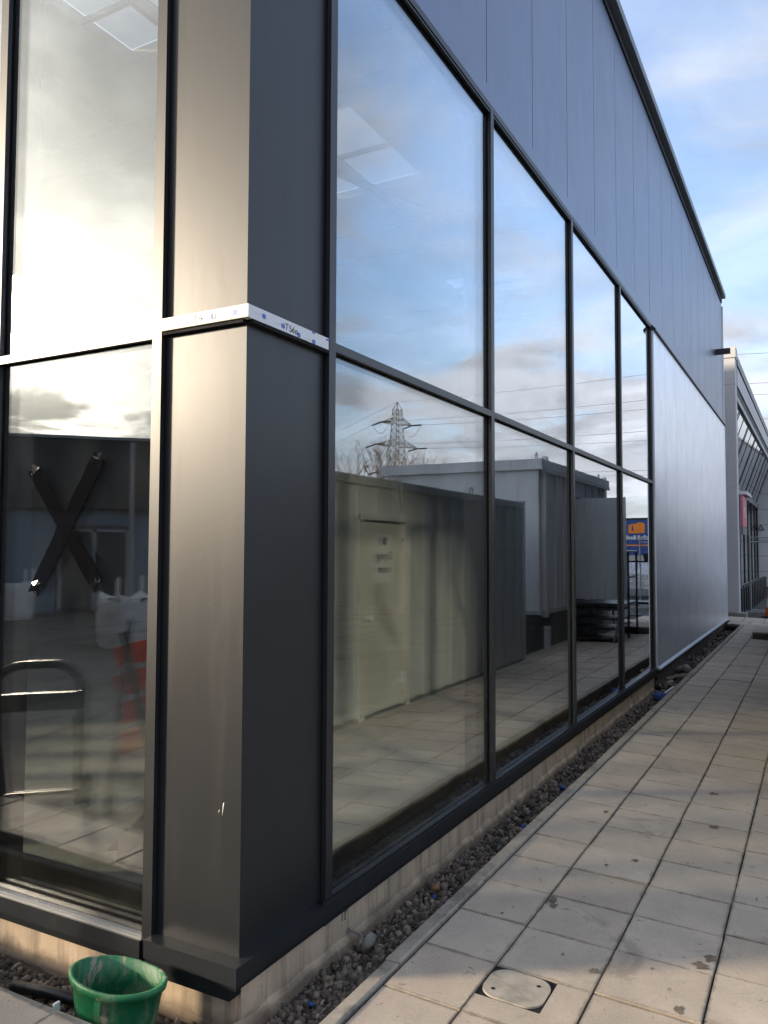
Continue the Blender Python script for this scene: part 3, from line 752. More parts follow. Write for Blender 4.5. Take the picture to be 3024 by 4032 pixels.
# tape on the panes
def tape(name, pts, yz, wd, mat, label, cat='tape', xp=None, yp=None):
    return None
def tape_strip_right(y0, z0, y1, z1, x, wd, mat, seed):
    rr = random.Random(seed); n = 14; d = Vector((y1-y0, z1-z0)); l = d.length; nn = Vector((-d.y, d.x))/l; V = []; F = []
    for i in range(n+1):
        t = i/n; p = Vector((y0, z0))+d*t; w = wd*(1-.45*(t > .92))*rr.uniform(.97, 1.03); e = rr.uniform(0, .0012)
        for s in (1, -1): V += [(x+e, p.x+nn.x*s*w/2, p.y+nn.y*s*w/2), (x+e+.0006, p.x+nn.x*s*w/2, p.y+nn.y*s*w/2)]
    for i in range(n): a = 4*i; F += [(a, a+2, a+6, a+4), (a+1, a+5, a+7, a+3), (a, a+4, a+5, a+1), (a+2, a+3, a+7, a+6)]
    return MB().add(V, F).obj('tape_strip', mat)
for (q, lb) in (((1.105,2.03,1.52,1.36), 'grey tape strip slanting across the lower pane nearest the corner column'),
                ((3.03,2.03,3.63,1.33), 'grey tape strip slanting across the second lower pane from the corner'),
                ((5.08,2.05,5.54,1.34), 'grey tape strip slanting across the third lower pane from the corner')):
    o = tape_strip_right(*q, -.0645, .062, 'tape_grey', 3); tag(o, lb, 'tape', 'tape strips on the long glazing')
tx = thing('tape_cross', 'shiny black tape cross stuck on the gable window left of the column', 'tape', (-1.03, YF+.0295, 1.75))
def tapel(x0, z0, x1, z1, wd, seed, e0):
    rr = random.Random(seed); n = 26; d = Vector((x1-x0, z1-z0)); l = d.length; nn = Vector((-d.y, d.x))/l; V = []; F = []
    for i in range(n+1):
        t = i/n; p = Vector((x0, z0))+d*t; end = min(t, 1-t); w = wd*(min(1, .72+end*5))*rr.uniform(.93, 1.05); cr = .006 if end < .07 else .0
        for s in (1, .33, -.33, -1): j = (d/l)*rr.uniform(-.022, .022)*(t < .01 or t > .99); V.append((p.x+nn.x*s*w/2+j.x, -e0-rr.uniform(0, cr), p.y+nn.y*s*w/2+j.y))
    for i in range(n):
        for k in range(3): a = 4*i+k; F.append((a, a+4, a+5, a+1))
    o = MB().add(V, F).obj('strip', 'tape_black', tx)
    md = o.modifiers.new('t', 'SOLIDIFY'); md.thickness = .0004; return o
for (x, z, sd_) in ((-.222,.25,1), (.20,.29,2), (-.19,-.30,3), (.205,-.275,4)):
    rr = random.Random(sd_)
    for _ in range(4):
        p = Vector((x+rr.uniform(-.02,.02), -.006, z+rr.uniform(-.02,.02))); q = p+Vector((rr.uniform(-.02,.02), .0, rr.uniform(-.02,.02)))
        MB().bar(p, q, .0012, 4).obj('crease', 'tape_shiny', tx)
tapel(-.23, .26, .215, -.285, .080, 2, .001); tapel(.205, .30, -.20, -.31, .084, 5, .002)
o = MB().add([(-.0295,7.86,.33),(-.0295,7.90,.33),(-.0295,7.88,.35),(-.0295,7.875,.56),(-.0295,7.86,.56),(-.029,7.90,.33),(-.029,7.99,.37),(-.029,7.89,.45)], [(0,1,2,3,4),(5,6,7)]).obj('paper_sticker', 'white_paint')
tag(o, 'small torn white sticker low on the pane nearest the silver cladding', 'sticker')

# ================================================================== SMALL THINGS BY THE PLINTH
bu = thing('bucket', 'dirty green plastic builders bucket standing in the gravel by the corner', 'bucket', (-.385, -.425, -.19), R(8))
prof = [(0,.0), (.105,.0), (.112,.006), (.122,.10), (.133,.20), (.140,.262), (.150,.264), (.152,.286), (.147,.290), (.137,.288), (.131,.20), (.119,.10), (.108,.012), (0,.012)]
mb = MB().lathe(prof, 48)
for i, v in enumerate(mb.v):
    x, y, z = v; f = z/.29
    x *= 1.16+.16*f; y *= 1.05-.26*f          # mouth pushed oval
    if x > .06 and z > .24: z += .010*(x-.06)/.1   # pouring lip
    mb.v[i] = (x, y, z)
mb.obj('shell', 'bucket_green', bu, True)
for sx in (-1, 1): MB().box(-.012+sx*0, .012, -.005, .008, .215, .262).obj('handle_lug', 'bucket_green', bu).location = (0.015, -.122 if sx > 0 else .116, .0)
bu.location.z = -.212; bu.rotation_euler = (R(1), R(3.5), R(8))
o = MB().tube([(-1.02,-.37,-.155), (-.85,-.34,-.15), (-.60,-.31,-.155)], .022, 12).obj('drain_pipe', 'black_plastic', None, True)
tag(o, 'short black plastic pipe lying in the gravel behind the green bucket', 'pipe')
o = MB().box(-.535,-.525,-.575,-.55,-.2,.0).obj('white_offcut', 'white_plastic'); tag(o, 'thin white plastic offcut upright beside the green bucket', 'offcut')
def chip(name, mat, loc, s, label, cat, grp=None, seed=1):
    me = stone_field([(0,0,0)], [s], seed); me.materials.append(MATS[mat]); o = link(name, me); o.location = loc; return tag(o, label, cat, grp)
chip('bottle_cap', 'blue_plastic', (.13, .10, gz(.13,0)+.03), .016, 'blue plastic cap in the gravel nearest the building corner', 'cap', 'blue caps in the gravel', 2)
chip('bottle_cap', 'blue_plastic', (.14, 1.22, gz(.13,0)+.03), .02, 'blue plastic cap beside the orange scrap in the gravel', 'cap', 'blue caps in the gravel', 3)
chip('bottle_cap', 'blue_plastic', (.24, 2.35, gz(.24,0)+.035), .022, 'blue plastic cap lying in gravel third from the corner', 'cap', 'blue caps in the gravel', 4)
chip('bottle_cap', 'blue_plastic', (.20, 3.35, gz(.2,0)+.035), .028, 'blue plastic cap lying farthest along the gravel strip', 'cap', 'blue caps in the gravel', 5)
chip('orange_scrap', 'orange_scrap', (.11, 1.32, gz(.13,0)+.035), .026, 'orange plastic scrap next to a blue cap in the gravel', 'scrap', None, 6)
chip('rubble_lump', 'rubble', (.20, 9.9, -.09), .11, 'pale concrete lump lying in the soil trench below silver cladding', 'rubble', None, 8)
chip('rubble_lump', 'rubble', (.1, .62, -.13), .05, 'brown mortar lump in the gravel against the plinth', 'rubble', None, 12)
o = MB().bar((-.01,.62,-.10),(.035,.66,-.135),.008,6).bar((.035,.66,-.135),(.06,.61,-.15),.008,6).obj('wire_stub', 'rubble'); tag(o, 'short bent grey stub poking out of the plinth foot', 'stub')
o = MB().bar((.06,8.95,-.09),(.27,9.25,-.06),.018,4).bar((.16,9.2,-.08),(.2,8.95,-.05),.016,4).obj('timber_offcut', 'timber'); tag(o, 'pale split timber offcut lying in the soil trench', 'timber')
o = MB().bar((.22,7.55,-.09),(.30,7.95,-.04),.012,6).obj('plastic_rod', 'white_plastic'); tag(o, 'thin pale plastic rod beside the blue cloth in the trench', 'rod')
me = stone_field([(0,0,0),(.05,.05,.01),(-.03,.06,0)], [.07,.06,.05], 21); me.materials.append(MATS['blue_cloth']); o = link('blue_cloth', me); o.location = (.20,7.45,-.09); tag(o, 'crumpled blue cloth lying in the trench near the silver cladding', 'cloth')
# access cover
cv = thing('access_cover', 'square concrete access cover with rounded corners set in the paving', 'cover', (.877, .383, pz(.877,.383)))
cv.rotation_euler = (0, math.atan(-PX), 0)
MB().box(-.126, .124, -.113, .122, -.05, -.006).obj('frame', 'joint_black', cv)
MB().prism(rounded(0, .004, .238, .214, 8, .33), -.02, .001).obj('lid', 'cover_concrete', cv)
for x, y in ((.07,.055), (-.075,-.05)): MB().lathe([(.009,.0015), (.004,.0018), (0,.0018)], 10).obj('key_hole', 'joint_black', cv).location = (x, y, 0)
# low step block farther along
st = thing('step_block', 'low dark edged concrete step block on the pavement near its far end', 'step', (.79, 14.1, 0))
MB().bbox(0, .75, 0, 1.2, -.03, .105, .008).obj('core', 'brick_dark', st); MB().bbox(-.01, .76, .01, 1.21, .106, .128, .006).obj('top_slab', 'slab', st)
for (x, y, s) in ((1.42, 1.35, .03), (.80, 1.55, .0)):
    pass

# ================================================================== NEIGHBOURING BUILDING
NBD = thing('neighbour_building', 'pale grey building with sloping glazed front beyond the silver cladding', 'building')
py = 19.45
for z0, z1 in ((.12, 3.28), (3.285, 5.93), (5.935, 6.62)): box('pillar_panel', 'pillar_white', NBD, -.14, .135, py, py+.5, z0, z1)
box('pillar_cap', 'pillar_white', NBD, -.2, .155, py-.03, py+.5, 6.625, 6.9)
box('pillar_edge', 'frame_black', NBD, -.17, -.142, py+.02, py+.4, .1, 6.6)
for k in range(9): MB().box(-.15, -.128, py-.006, py, .5+k*.72, .53+k*.72).obj('bolt', 'joint_black', NBD)
MB().box(.0, .02, py-.004, py, 2.3, 2.33).obj('red_label', 'red_plastic', NBD)
box('base_block', 'rubble', NBD, -.25, .30, py-.15, py+.45, -.05, .115)
for a, b_ in ((19.95, 23.5), (23.5, 27.2), (27.2, 31), (31, 34.8), (34.8, 38.5), (38.5, 44)):
    box('fascia_panel', 'fascia_grey', NBD, -.1, .15, a+.01, b_, 5.98, 6.45)
    box('fascia_strip', 'frame_black', NBD, -.1, .13, a, b_, 6.45, 6.53)
    box('coping', 'coping_grey', NBD, -.3, .16, a+.005, b_, 6.53, 6.76)
box('soffit', 'soffit_black_shade', NBD, -3, .12, 19.95, 44, 5.72, 5.97)
tz, bz, txx, bxx = 5.68, 3.85, .10, -.55
box('gutter', 'galv', NBD, -.02, .14, 19.95, 38.4, 5.58, 5.715)
for k in range(12):
    y0 = 19.95+k*1.55
    if y0 > 38: break
    y1 = min(y0+1.5, 38.4)
    MB().add([(txx,y0+.03,tz),(txx,y1,tz),(bxx,y1,bz),(bxx,y0+.03,bz),(txx-.02,y0+.03,tz-.01),(txx-.02,y1,tz-.01),(bxx-.02,y1,bz-.01),(bxx-.02,y0+.03,bz-.01)],
             [(0,1,2,3),(7,6,5,4),(0,4,5,1),(1,5,6,2),(2,6,7,3),(3,7,4,0)]).obj('sloping_pane', 'mirror_glass', NBD)
    MB().bar((txx-.012,y0,tz),(bxx-.012,y0,bz),.032,4).obj('glazing_bar', 'black_steel', NBD)
    if k % 2: MB().bar((txx-.012,y0+.28,tz),(bxx-.012,y0+.28,bz),.032,4).obj('glazing_bar', 'black_steel', NBD)
box('eaves_rail', 'galv', NBD, -.62, -.50, 19.95, 38.4, 3.70, 3.86)
for k in range(10):
    y = 21.2+k*1.9; w = .09 if k % 2 else .05
    box('post', 'black_steel', NBD, -.60, -.54, y, y+w*1.6, .45, 3.70)
box('back_wall', 'wall_white', NBD, -1.6, -1.5, 19.9, 38.4, 0, 3.8)
box('low_wall', 'rubble', NBD, -.75, -.42, 19.95, 38.4, -.05, .47)
for k in range(8): box('wall_panel', 'wall_white', NBD, -1.5, 3.4, 38.4+.001*k, 38.6, .05+k*.72, .05+k*.72+.705)
MB().box(-1.4, 3.3, 38.45, 38.7, 0, 5.9).obj('wall_core', 'joint_black', NBD)
for k in range(2):
    x = -.70+k*.29
    f = MB()
    for a, b_ in (((x-.12,38.36,2.69),(x+.12,38.36,2.69)), ((x-.12,38.36,2.69),(x,38.36,2.91)), ((x+.12,38.36,2.69),(x,38.36,2.91))): f.bar(a, b_, .02, 4)
    f.obj('wall_lamp', 'black_steel', NBD)
box('body', 'wall_white', NBD, -14, -1.62, 19.6, 44, -.1, 6.5)
for k in range(15):
    y = 20.0+k*.75
    tag(MB().bbox(.05, .17, y, y+.34, -.05, .74, .02).obj('bollard', 'black_plastic'), 'black flat bollard number in the row along the sloping glazed building', 'bollard', 'black bollards along the neighbour building')
bl = [o for o in bpy.data.objects if o.name.startswith('bollard')]
for i, o in enumerate(bl): o['label'] = 'black flat bollard in the row before the sloping glazing, ' + ('first','second','third','fourth','fifth','sixth','seventh','eighth','ninth','tenth','eleventh','twelfth','thirteenth','fourteenth','fifteenth')[i] + ' from the pale pillar'
sg = thing('shop_sign', 'pink red sign panel with white letters fixed beside the pale pillar', 'sign', (.16, 19.98, 2.1))
MB().box(0, .06, 0, 1.3, .22, 1.02).obj('panel', 'sign_pink', sg); MB().box(.002, .058, 0, 1.3, 0, .215).obj('grey_foot', 'sign_grey', sg)
MB().box(-.02, .16, -.02, 1.7, 1.04, 1.12).obj('bracket', 'white_paint', sg)
text_mesh('W3S', .42, 'lettering', 'white_paint', sg, Matrix.Translation((.0615, .65, .46)) @ Matrix.Rotation(R(90), 4, 'Z') @ Matrix.Rotation(R(90), 4, 'X'))
# steel barrier and cone
bf = thing('steel_barrier', 'galvanised steel fence panel standing in front of the neighbour building', 'barrier', (.30, 21.0, 0))
for x in (0, 2.2): MB().tube([(x,0,-.02),(x,0,2.06)], .021, 8).obj('post', 'galv', bf)
for z in (.1, 1.92, 2.04): MB().tube([(0,0,z),(2.2,0,z)], .018, 8).obj('rail', 'galv', bf)
MB().bbox(-.2,.35,-.15,.15,-.03,.07,.01).obj('foot', 'rubble', bf); MB().bbox(2.0,2.55,-.15,.15,-.03,.07,.01).obj('foot', 'rubble', bf)
cn = thing('traffic_cone', 'orange and white traffic cone at the right edge beyond the pavement', 'cone', (.80, 20.2, -.02))
MB().bbox(-.19,.19,-.19,.19,0,.035,.006).obj('base', 'black_plastic', cn)
for a, b_, mt in ((.035,.26,'orange_plastic'), (.26,.48,'white_plastic'), (.48,.72,'orange_plastic')):
    ra, rb = .14-.15*a, .14-.15*b_; MB().lathe([(ra,a),(rb,b_)], 24).obj('band', mt, cn, True)

# ================================================================== SEEN IN THE GLASS: CABINS OPPOSITE
xa = 2.06
CA = thing('site_container', 'olive grey steel drying room container facing the glazing', 'container', (0,0,0))
za, zb, ya, yb = -.08, 2.40, 3.45, 9.45
# corrugated wall with a door opening 4.40-5.33
def corr(y0, y1, z0, z1, name='wall'):
    P_ = []; y = y0; s = 0
    while y < y1-1e-4:
        for dy, dx in ((0,0), (.16,0), (.20,.02), (.36,.02), (.40,0)):
            if y+dy <= y1: P_.append((xa+dx, y+dy))
        y += .40
    P_.append((xa, y1)); V = []; F = []
    for x, y in P_: V += [(x,y,z0),(x,y,z1)]
    for i in range(len(P_)-1): a = 2*i; F.append((a+1, a+3, a+2, a))
    return MB().add(V, F).obj(name, 'cabin_olive', CA)
corr(3.5, 4.30, za+.06, zb-.09); corr(5.43, 9.40, za+.06, zb-.09); corr(4.30, 5.43, 2.0, zb-.09, 'wall')
box('body', 'cabin_olive', CA, xa+.04, xa+2.38, ya, yb, za+.02, zb-.03)
box('top_rail', 'cabin_olive', CA, xa-.012, xa+.06, ya, yb, zb-.09, zb); box('bottom_rail', 'cabin_base', CA, xa-.005, xa+.06, ya, yb, za-.02, za+.06)
box('corner_post', 'cabin_olive', CA, xa-.014, xa+.1, yb-.06, yb+.004, za, zb+.03); box('corner_post', 'cabin_olive', CA, xa-.014, xa+.1, ya-.004, ya+.06, za, zb+.03)
for y0, y1 in ((4.30, 4.40), (5.33, 5.43)): box('door_jamb', 'cabin_door', CA, xa-.02, xa+.05, y0, y1, za+.02, 2.0)
box('door_head', 'cabin_olive', CA, xa-.03, xa+.05, 4.30, 5.43, 1.955, 2.02)
dr = box('door', 'cabin_door', CA, xa-.004, xa+.04, 4.405, 5.325, za+.06, 1.93)
for z in (1.78, .95, .2): MB().box(xa-.03, xa-.004, 5.24, 5.30, z, z+.12).obj('hinge', 'white_paint', dr)
MB().lathe([(0,.06),(.03,.055),(.034,.03),(.018,.02),(.018,0)], 14).obj('knob', 'white_plastic', dr, True).matrix_world = Matrix.Translation((xa-.004, 4.50, .95)) @ Matrix.Rotation(R(-90), 4, 'Y')
sn = MB().box(xa-.008, xa-.004, 4.62, 5.06, 1.30, 1.82).obj('door_sign', 'white_paint', dr)
RM = Matrix.Rotation(R(-90), 4, 'Z') @ Matrix.Rotation(R(90), 4, 'X')
for tx_, z, s in (('Drying', 1.56, .125), ('room', 1.43, .125)):
    pass
text_mesh('Drying', .125, 'lettering', 'marker', dr, Matrix.Translation((xa-.009, 4.84, 1.545)) @ RM)
text_mesh('room', .125, 'lettering', 'marker', dr, Matrix.Translation((xa-.009, 4.84, 1.405)) @ RM)
MB().prism(rounded(0, 0, .09, .09, 4, .4), 0, .002).obj('pictogram', 'marker', dr).matrix_world = Matrix.Translation((xa-.009, 4.84, 1.74)) @ Matrix.Rotation(R(-90), 4, 'Y')
for z in (.95, 1.72): box('seam_strip', 'cabin_grey', CA, xa-.004, xa+.0, 7.3, 9.38, z, z+.012)
lo = MB().tube([(xa+.02, 7.30+.05*math.cos(R(a)), zb+.03+.06*math.sin(R(a))) for a in range(-30, 211, 20)], .012, 6).obj('lifting_eye', 'galv', CA, True)
box('eye_plate', 'galv', CA, xa-.02, xa-.012, 7.1, 7.45, zb-.32, zb-.30)
o = MB().tube([(xa-.03,5.05,2.44),(xa-.05,5.15,2.40),(xa-.02,5.2,2.3),(xa-.03,5.22,2.1)], .012, 6).obj('cable_loop', 'white_plastic', CA, True)
# white raised cabin
xb = 2.22
CB = thing('white_site_cabin', 'raised white site cabin with roof fascia behind the olive container', 'cabin', (0,0,0))
box('body', 'cabin_white', CB, xb+.02, xb+3.0, 10.77, 15.6, .62, 3.16)
box('roof', 'cabin_white', CB, xb-.06, xb+3.1, 10.70, 15.7, 3.06, 3.24)
box('roof_edge', 'cabin_grey', CB, xb-.075, xb-.06, 10.7, 15.7, 3.02, 3.10)
box('floor_rail', 'cabin_grey', CB, xb-.02, xb+3.0, 10.74, 15.6, .55, .62)
for y in (10.95, 15.35): box('corner_post', 'cabin_white', CB, xb-.05, xb+.02, y, y+.16, .5, 3.3)
for k in range(1, 8):
    y = 11.15+k*.55
    if y < 12.6 or y > 13.8: box('wall_rib', 'cabin_white', CB, xb+.0, xb+.02, y, y+.04, .63, 3.02)
box('doorway', 'shed_dark', CB, xb-.004, xb+.02, 12.75, 13.7, .66, 2.72)
for y in (10.9, 13.2, 15.4):
    for z in (3.24,): MB().tube([(xb+.1, y+.06*math.cos(R(a)), z+.05+.08*math.sin(R(a))) for a in range(-20, 201, 20)], .014, 6).obj('lifting_eye', 'galv', CB, True)
for y in (10.95, 15.3):
    o = box('support_leg', 'white_paint', CB, xb-.10, xb+.0, y, y+.09, -.12, .35)
    for z in (.15, .25): MB().box(xb-.104, xb-.1, y+.03, y+.055, z, z+.02).obj('hole', 'joint_black', o)
box('underfloor_box', 'cabin_base', CB, xb+.05, xb+2.9, 9.75, 15.5, -.11, .52)
dl = MB().box(1.20, 2.20, 12.70, 12.75, .74, 2.66).obj('open_door', 'cabin_grey', CB)
MB().box(1.185, 1.20, 12.69, 12.77, .73, 2.67).obj('edge_trim', 'galv', dl); MB().box(1.26, 1.33, 12.66, 12.70, 1.65, 1.72).obj('handle', 'black_steel', dl)
SC = thing('cabin_steps', 'dark steel steps with handrails leading to the raised white cabin', 'steps', (0,0,0))
for k in range(4): MB().box(1.30+.0, 2.15, 12.85-.0, 13.65, .02+k*.17, .06+k*.17).obj('tread', 'black_steel', SC).location = (.0+k*.0, -.55+.16*k, 0)
MB().box(1.25, 2.2, 12.80, 14.0, .60, .66).obj('platform', 'black_steel', SC)
for (x, y) in ((1.25,12.35), (1.25,14.0), (2.15,14.0), (1.25,13.2)): MB().bar((x,y,-.08),(x,y,1.65),.024,6).obj('post', 'black_steel', SC)
for z in (1.15, 1.65): MB().bar((1.25,12.35,z),(1.25,14.0,z),.022,6).obj('handrail', 'black_steel', SC)
MB().bar((1.25,14.0,1.65),(2.15,14.0,1.65),.022,6).obj('handrail', 'black_steel', SC); MB().bar((1.3,12.2,.0),(1.3,12.85,.62),.03,4).obj('stringer', 'black_steel', SC); MB().bar((2.15,12.2,.0),(2.15,12.85,.62),.03,4).obj('stringer', 'black_steel', SC)
tb = thing('work_bench', 'black trestle bench with a pot on top near the cabin steps', 'bench', (1.5, 16.6, 0))
MB().box(-.2,.9,-.3,.3,1.40,1.44).obj('top', 'black_steel', tb)
for x in (-.15,.85):
    for y in (-.25,.25): MB().bar((x,y,-.08),(x,y,1.4),.03,4).obj('leg', 'black_steel', tb)
MB().lathe([(.0,1.44),(.08,1.44),(.11,1.60),(.09,1.60),(0,1.5)], 16).obj('pot', 'black_plastic', tb)
MB().box(-.15,.85,-.28,.28,.45,.5).obj('shelf', 'black_steel', tb)
# car and blue board farther off
CR = thing('parked_car', 'silver car parked beyond the cabins below the blue board', 'car', (4.1, 29.5, -.11), R(8))
side = [(-2.05,.35),(-2.1,.75),(-1.5,.86),(-.95,1.38),(.75,1.42),(1.45,.98),(2.05,.85),(2.1,.38)]
V = [(x,-.85 if z < 1 else -.68,z) for x, z in side]+[(x,.85 if z < 1 else .68,z) for x, z in side]; n = len(side)
MB().add(V, [(i, (i+1) % n, n+(i+1) % n, n+i) for i in range(n)]+[tuple(range(n-1,-1,-1)), tuple(range(n,2*n))]).obj('body', 'car_silver', CR)
for s in (-1, 1): MB().add([(-1.35,s*.80,.92),(1.25,s*.80,.98),(.7,s*.70,1.34),(-.9,s*.70,1.31)], [(0,1,2,3)]).obj('side_window', 'shed_glass', CR)
MB().add([(-1.49,-.7,.89),(-1.49,.7,.89),(-.99,.6,1.345),(-.99,-.6,1.345)], [(0,1,2,3)]).obj('windscreen', 'shed_glass', CR).location = (-.012,0,.008)
for x in (-1.3, 1.3):
    for s in (-.78, .78):
        w = MB().lathe([(0,-.1),(.31,-.1),(.33,0),(.31,.1),(0,.1)], 20).obj('wheel', 'tyre', CR); w.matrix_local = Matrix.Translation((x,s,.33)) @ Matrix.Rotation(R(90),4,'X')
for s in (-.6, .6): MB().box(-2.12,-2.07,s-.15,s+.15,.6,.72).obj('headlight', 'lamp_white', CR)
BD = thing('blue_board', 'large blue advertising board with orange emblem above the parked car', 'sign', (8.0, 46.0, 0))
MB().box(-2.2, 3.4, 0, .12, 1.45, 3.55).obj('panel', 'board_blue', BD); MB().box(-2.25, 3.45, -.02, .14, 3.55, 3.66).obj('top_trim', 'black_steel', BD)
for x in (-2, 3): MB().box(x-.08, x+.08, .12, .28, -.2, 3.5).obj('post', 'galv', BD)
for (x0, x1) in ((-1.0, -.1), (1.15, 2.1)):
    MB().add([(x0,-.012,2.75),(x1,-.012,2.75),(x1,-.012,3.25),(x0+.18,-.012,3.4),(x0,-.012,3.3),(x0,0,2.75),(x1,0,2.75),(x1,0,3.25),(x0+.18,0,3.4),(x0,0,3.3)],
         [(0,1,2,3,4),(0,5,6,1),(1,6,7,2),(2,7,8,3),(3,8,9,4),(4,9,5,0)]).obj('emblem', 'board_orange', BD)
    MB().box(x1-.28, x1-.2, -.016, -.012, 2.9, 3.2).obj('emblem_slot', 'board_blue', BD)
rr = random.Random(2)
x = -1.6
while x < 2.8:
    w = rr.uniform(.07, .16); MB().box(x, x+w, -.012, 0, 2.38, 2.38+rr.choice((.17,.17,.24))).obj('white_mark', 'white_paint', BD); x += w+rr.choice((.03,.03,.1))
MB().box(-2.0, 3.2, -.010, 0, 2.0, 2.08).obj('orange_band', 'board_orange', BD)

# bare trees, pylons, wires
def bare_tree(loc, h, seed, label, spread=.55, grp='bare winter trees'):
    rr = random.Random(seed); t = thing('bare_tree', label, 'tree', loc, 0, grp); mbt = MB(); mbc = MB()
    def grow(mb, p, d, l, r_, lv):
        q = p+d*l; mb.bar(p, q, r_, 5 if lv < 2 else 3, r_*.62)
        if lv >= 6: return
        for _ in range(3 if lv < 3 else 2):
            a = Vector((rr.uniform(-1,1), rr.uniform(-1,1), rr.uniform(-.2,.9))); nd_ = (d+a*spread).normalized()
            grow(mbc, q, nd_, l*rr.uniform(.62,.85), r_*.6, lv+1)
    grow(mbt, Vector((0,0,-.3)), Vector((rr.uniform(-.05,.05),0,1)), h*.28, h*.018, 0)
    mbt.obj('trunk', 'bark', t); mbc.obj('crown', 'bark', t); return t
for i, (x, y, h) in enumerate(((24, 32, 6.5), (27.5, 35.5, 6.0), (31, 35, 6.2))):
    bare_tree((x, y, -.1), h, 30+i, ('bare tree behind the container, left of the pylon in the glass', 'bare tree standing between two others before the pylon', 'bare tree farthest right of three behind the container')[i], .75)
for i, (x, y, h) in enumerate(((14, 24, 8.5), (15, 30, 9.0), (13, 19, 8.0), (16, 37, 9))):
    bare_tree((x+6, y+14, -.1), h, 50+i, ('bare tree across the car park opposite the sloping glazing', 'tall bare tree across the car park behind another', 'bare tree nearest the cabins across the car park', 'bare tree farthest off across the car park')[i], .75)
def pylon(loc, rz, H, label):
    t = thing('pylon', label, 'pylon', loc, rz, 'lattice power pylons'); b = MB(); r1 = .095
    def wd(z):
        zs = [(0,3.6),(.45*H,1.9),(.86*H,1.05),(.95*H,.9),(H,.03)]
        for (z0,w0),(z1,w1) in zip(zs[:-1], zs[1:]):
            if z <= z1: return w0+(w1-w0)*(z-z0)/(z1-z0)
        return .03
    zs = [0]; 
    while zs[-1] < H*.95: zs.append(zs[-1]+max(1.3, wd(zs[-1])*1.35))
    zs[-1] = H*.95; zs.append(H)
    cs = [(1,1),(-1,1),(-1,-1),(1,-1)]
    for z0, z1 in zip(zs[:-1], zs[1:]):
        w0, w1 = wd(z0), wd(z1)
        for i in range(4):
            a, c = cs[i], cs[(i+1) % 4]
            b.bar((a[0]*w0,a[1]*w0,z0),(a[0]*w1,a[1]*w1,z1), r1)
            b.bar((a[0]*w0,a[1]*w0,z0),(c[0]*w1,c[1]*w1,z1), r1*.6); b.bar((c[0]*w0,c[1]*w0,z0),(a[0]*w1,a[1]*w1,z1), r1*.6)
            b.bar((a[0]*w1,a[1]*w1,z1),(c[0]*w1,c[1]*w1,z1), r1*.5)
    b.obj('tower', 'pylon_steel', t); tips = []
    for zf, ln in ((.86, 5.0), (.715, 6.8), (.545, 6.0)):
        z = zf*H; w = wd(z)
        for s in (-1, 1):
            a = MB(); tip = Vector((s*ln, 0, z))
            for yy in (-w, w): a.bar((s*w,yy,z-.1), tip, .11); a.bar((s*w,yy,z+1.6), tip, .09); 
            for k in range(1, 4):
                f = k/4
                for yy in (-w, w): a.bar((s*(w+(ln-w)*f), yy*(1-f), z), (s*(w+(ln-w)*(f-.25)), yy*(1-f+.25), z+1.6*(1-f+.25)), .06)
            a.obj('cross_arm', 'pylon_steel', t); tips.append(tip)
            for d in (-1, 1): MB().bar(tip, tip+Vector((0, d*4.2, -.35)), .20, 6).obj('insulator', 'black_steel', t)
            MB().tube([tip+Vector((0, -4.2+8.4*i/10, -.35-2.6*math.sin(math.pi*i/10))) for i in range(11)], .05, 4).obj('jumper', 'wire', t)
    tips.append(Vector((0,0,H))); return t, tips
Pm = Vector((94, 181, -.4)); Pn = Vector((-175, 70, -.4)); Pf = Vector((330, 330, -.4))
def ang(a): return math.atan2(a.y, a.x)-math.pi/2
d1 = (Pn-Pm).normalized(); d2 = (Pf-Pm).normalized()
bis = (d1-d2).normalized()
tp, tips = pylon(Pm, ang(bis), 41.0, 'lattice power pylon seen reflected above the container')
for P_, rz_, lb_ in ((Pn, ang(-d1)+math.pi, 'lattice power pylon carrying the lines beyond the building'), (Pf, ang(d2)+math.pi, 'lattice power pylon far off behind the first one')):
    c_ = copy_tree(tp); c_.location = P_; c_.rotation_euler = (0, 0, rz_); c_['label'] = lb_
wl = lambda P, rz, q: P+Matrix.Rotation(rz, 3, 'Z') @ q
nw = 0
def wire(a, b_, sag, lab, grp):
    pts = [a.lerp(b_, i/40)+Vector((0,0,-sag*4*(i/40)*(1-i/40))) for i in range(41)]
    o = MB().tube(pts, .03, 4).obj('power_line', 'wire'); return tag(o, lab, 'power line', grp)
names = ['upper left', 'upper right', 'middle left', 'middle right', 'lower left', 'lower right', 'topmost earth']
for i, q in enumerate(tips):
    s = 1 if i < 6 else 0
    wire(wl(Pm, ang(bis), q+Vector((0, 4.2*s, -.35*s))), wl(Pn, ang(-d1)+math.pi, q), 7, 'thin power line crossing the sky from the pylon over the building, %s wire' % names[i], 'power lines over the building')
    wire(wl(Pm, ang(bis), q+Vector((0, -4.2*s, -.35*s))), wl(Pf, ang(d2)+math.pi, q), 7, 'thin power line running from the pylon away from the building, %s wire' % names[i], 'power lines away from the pylon')
lp = thing('street_lamp', 'thin street lamp post seen above the white cabin roof', 'street lamp', (20.5, 43, -.1))
MB().tube([(0,0,0),(0,0,6.4)], [.08,.05], 8).obj('post', 'galv', lp); MB().box(-.45,.1,-.08,.08,6.36,6.44).obj('lamp_head', 'galv', lp)

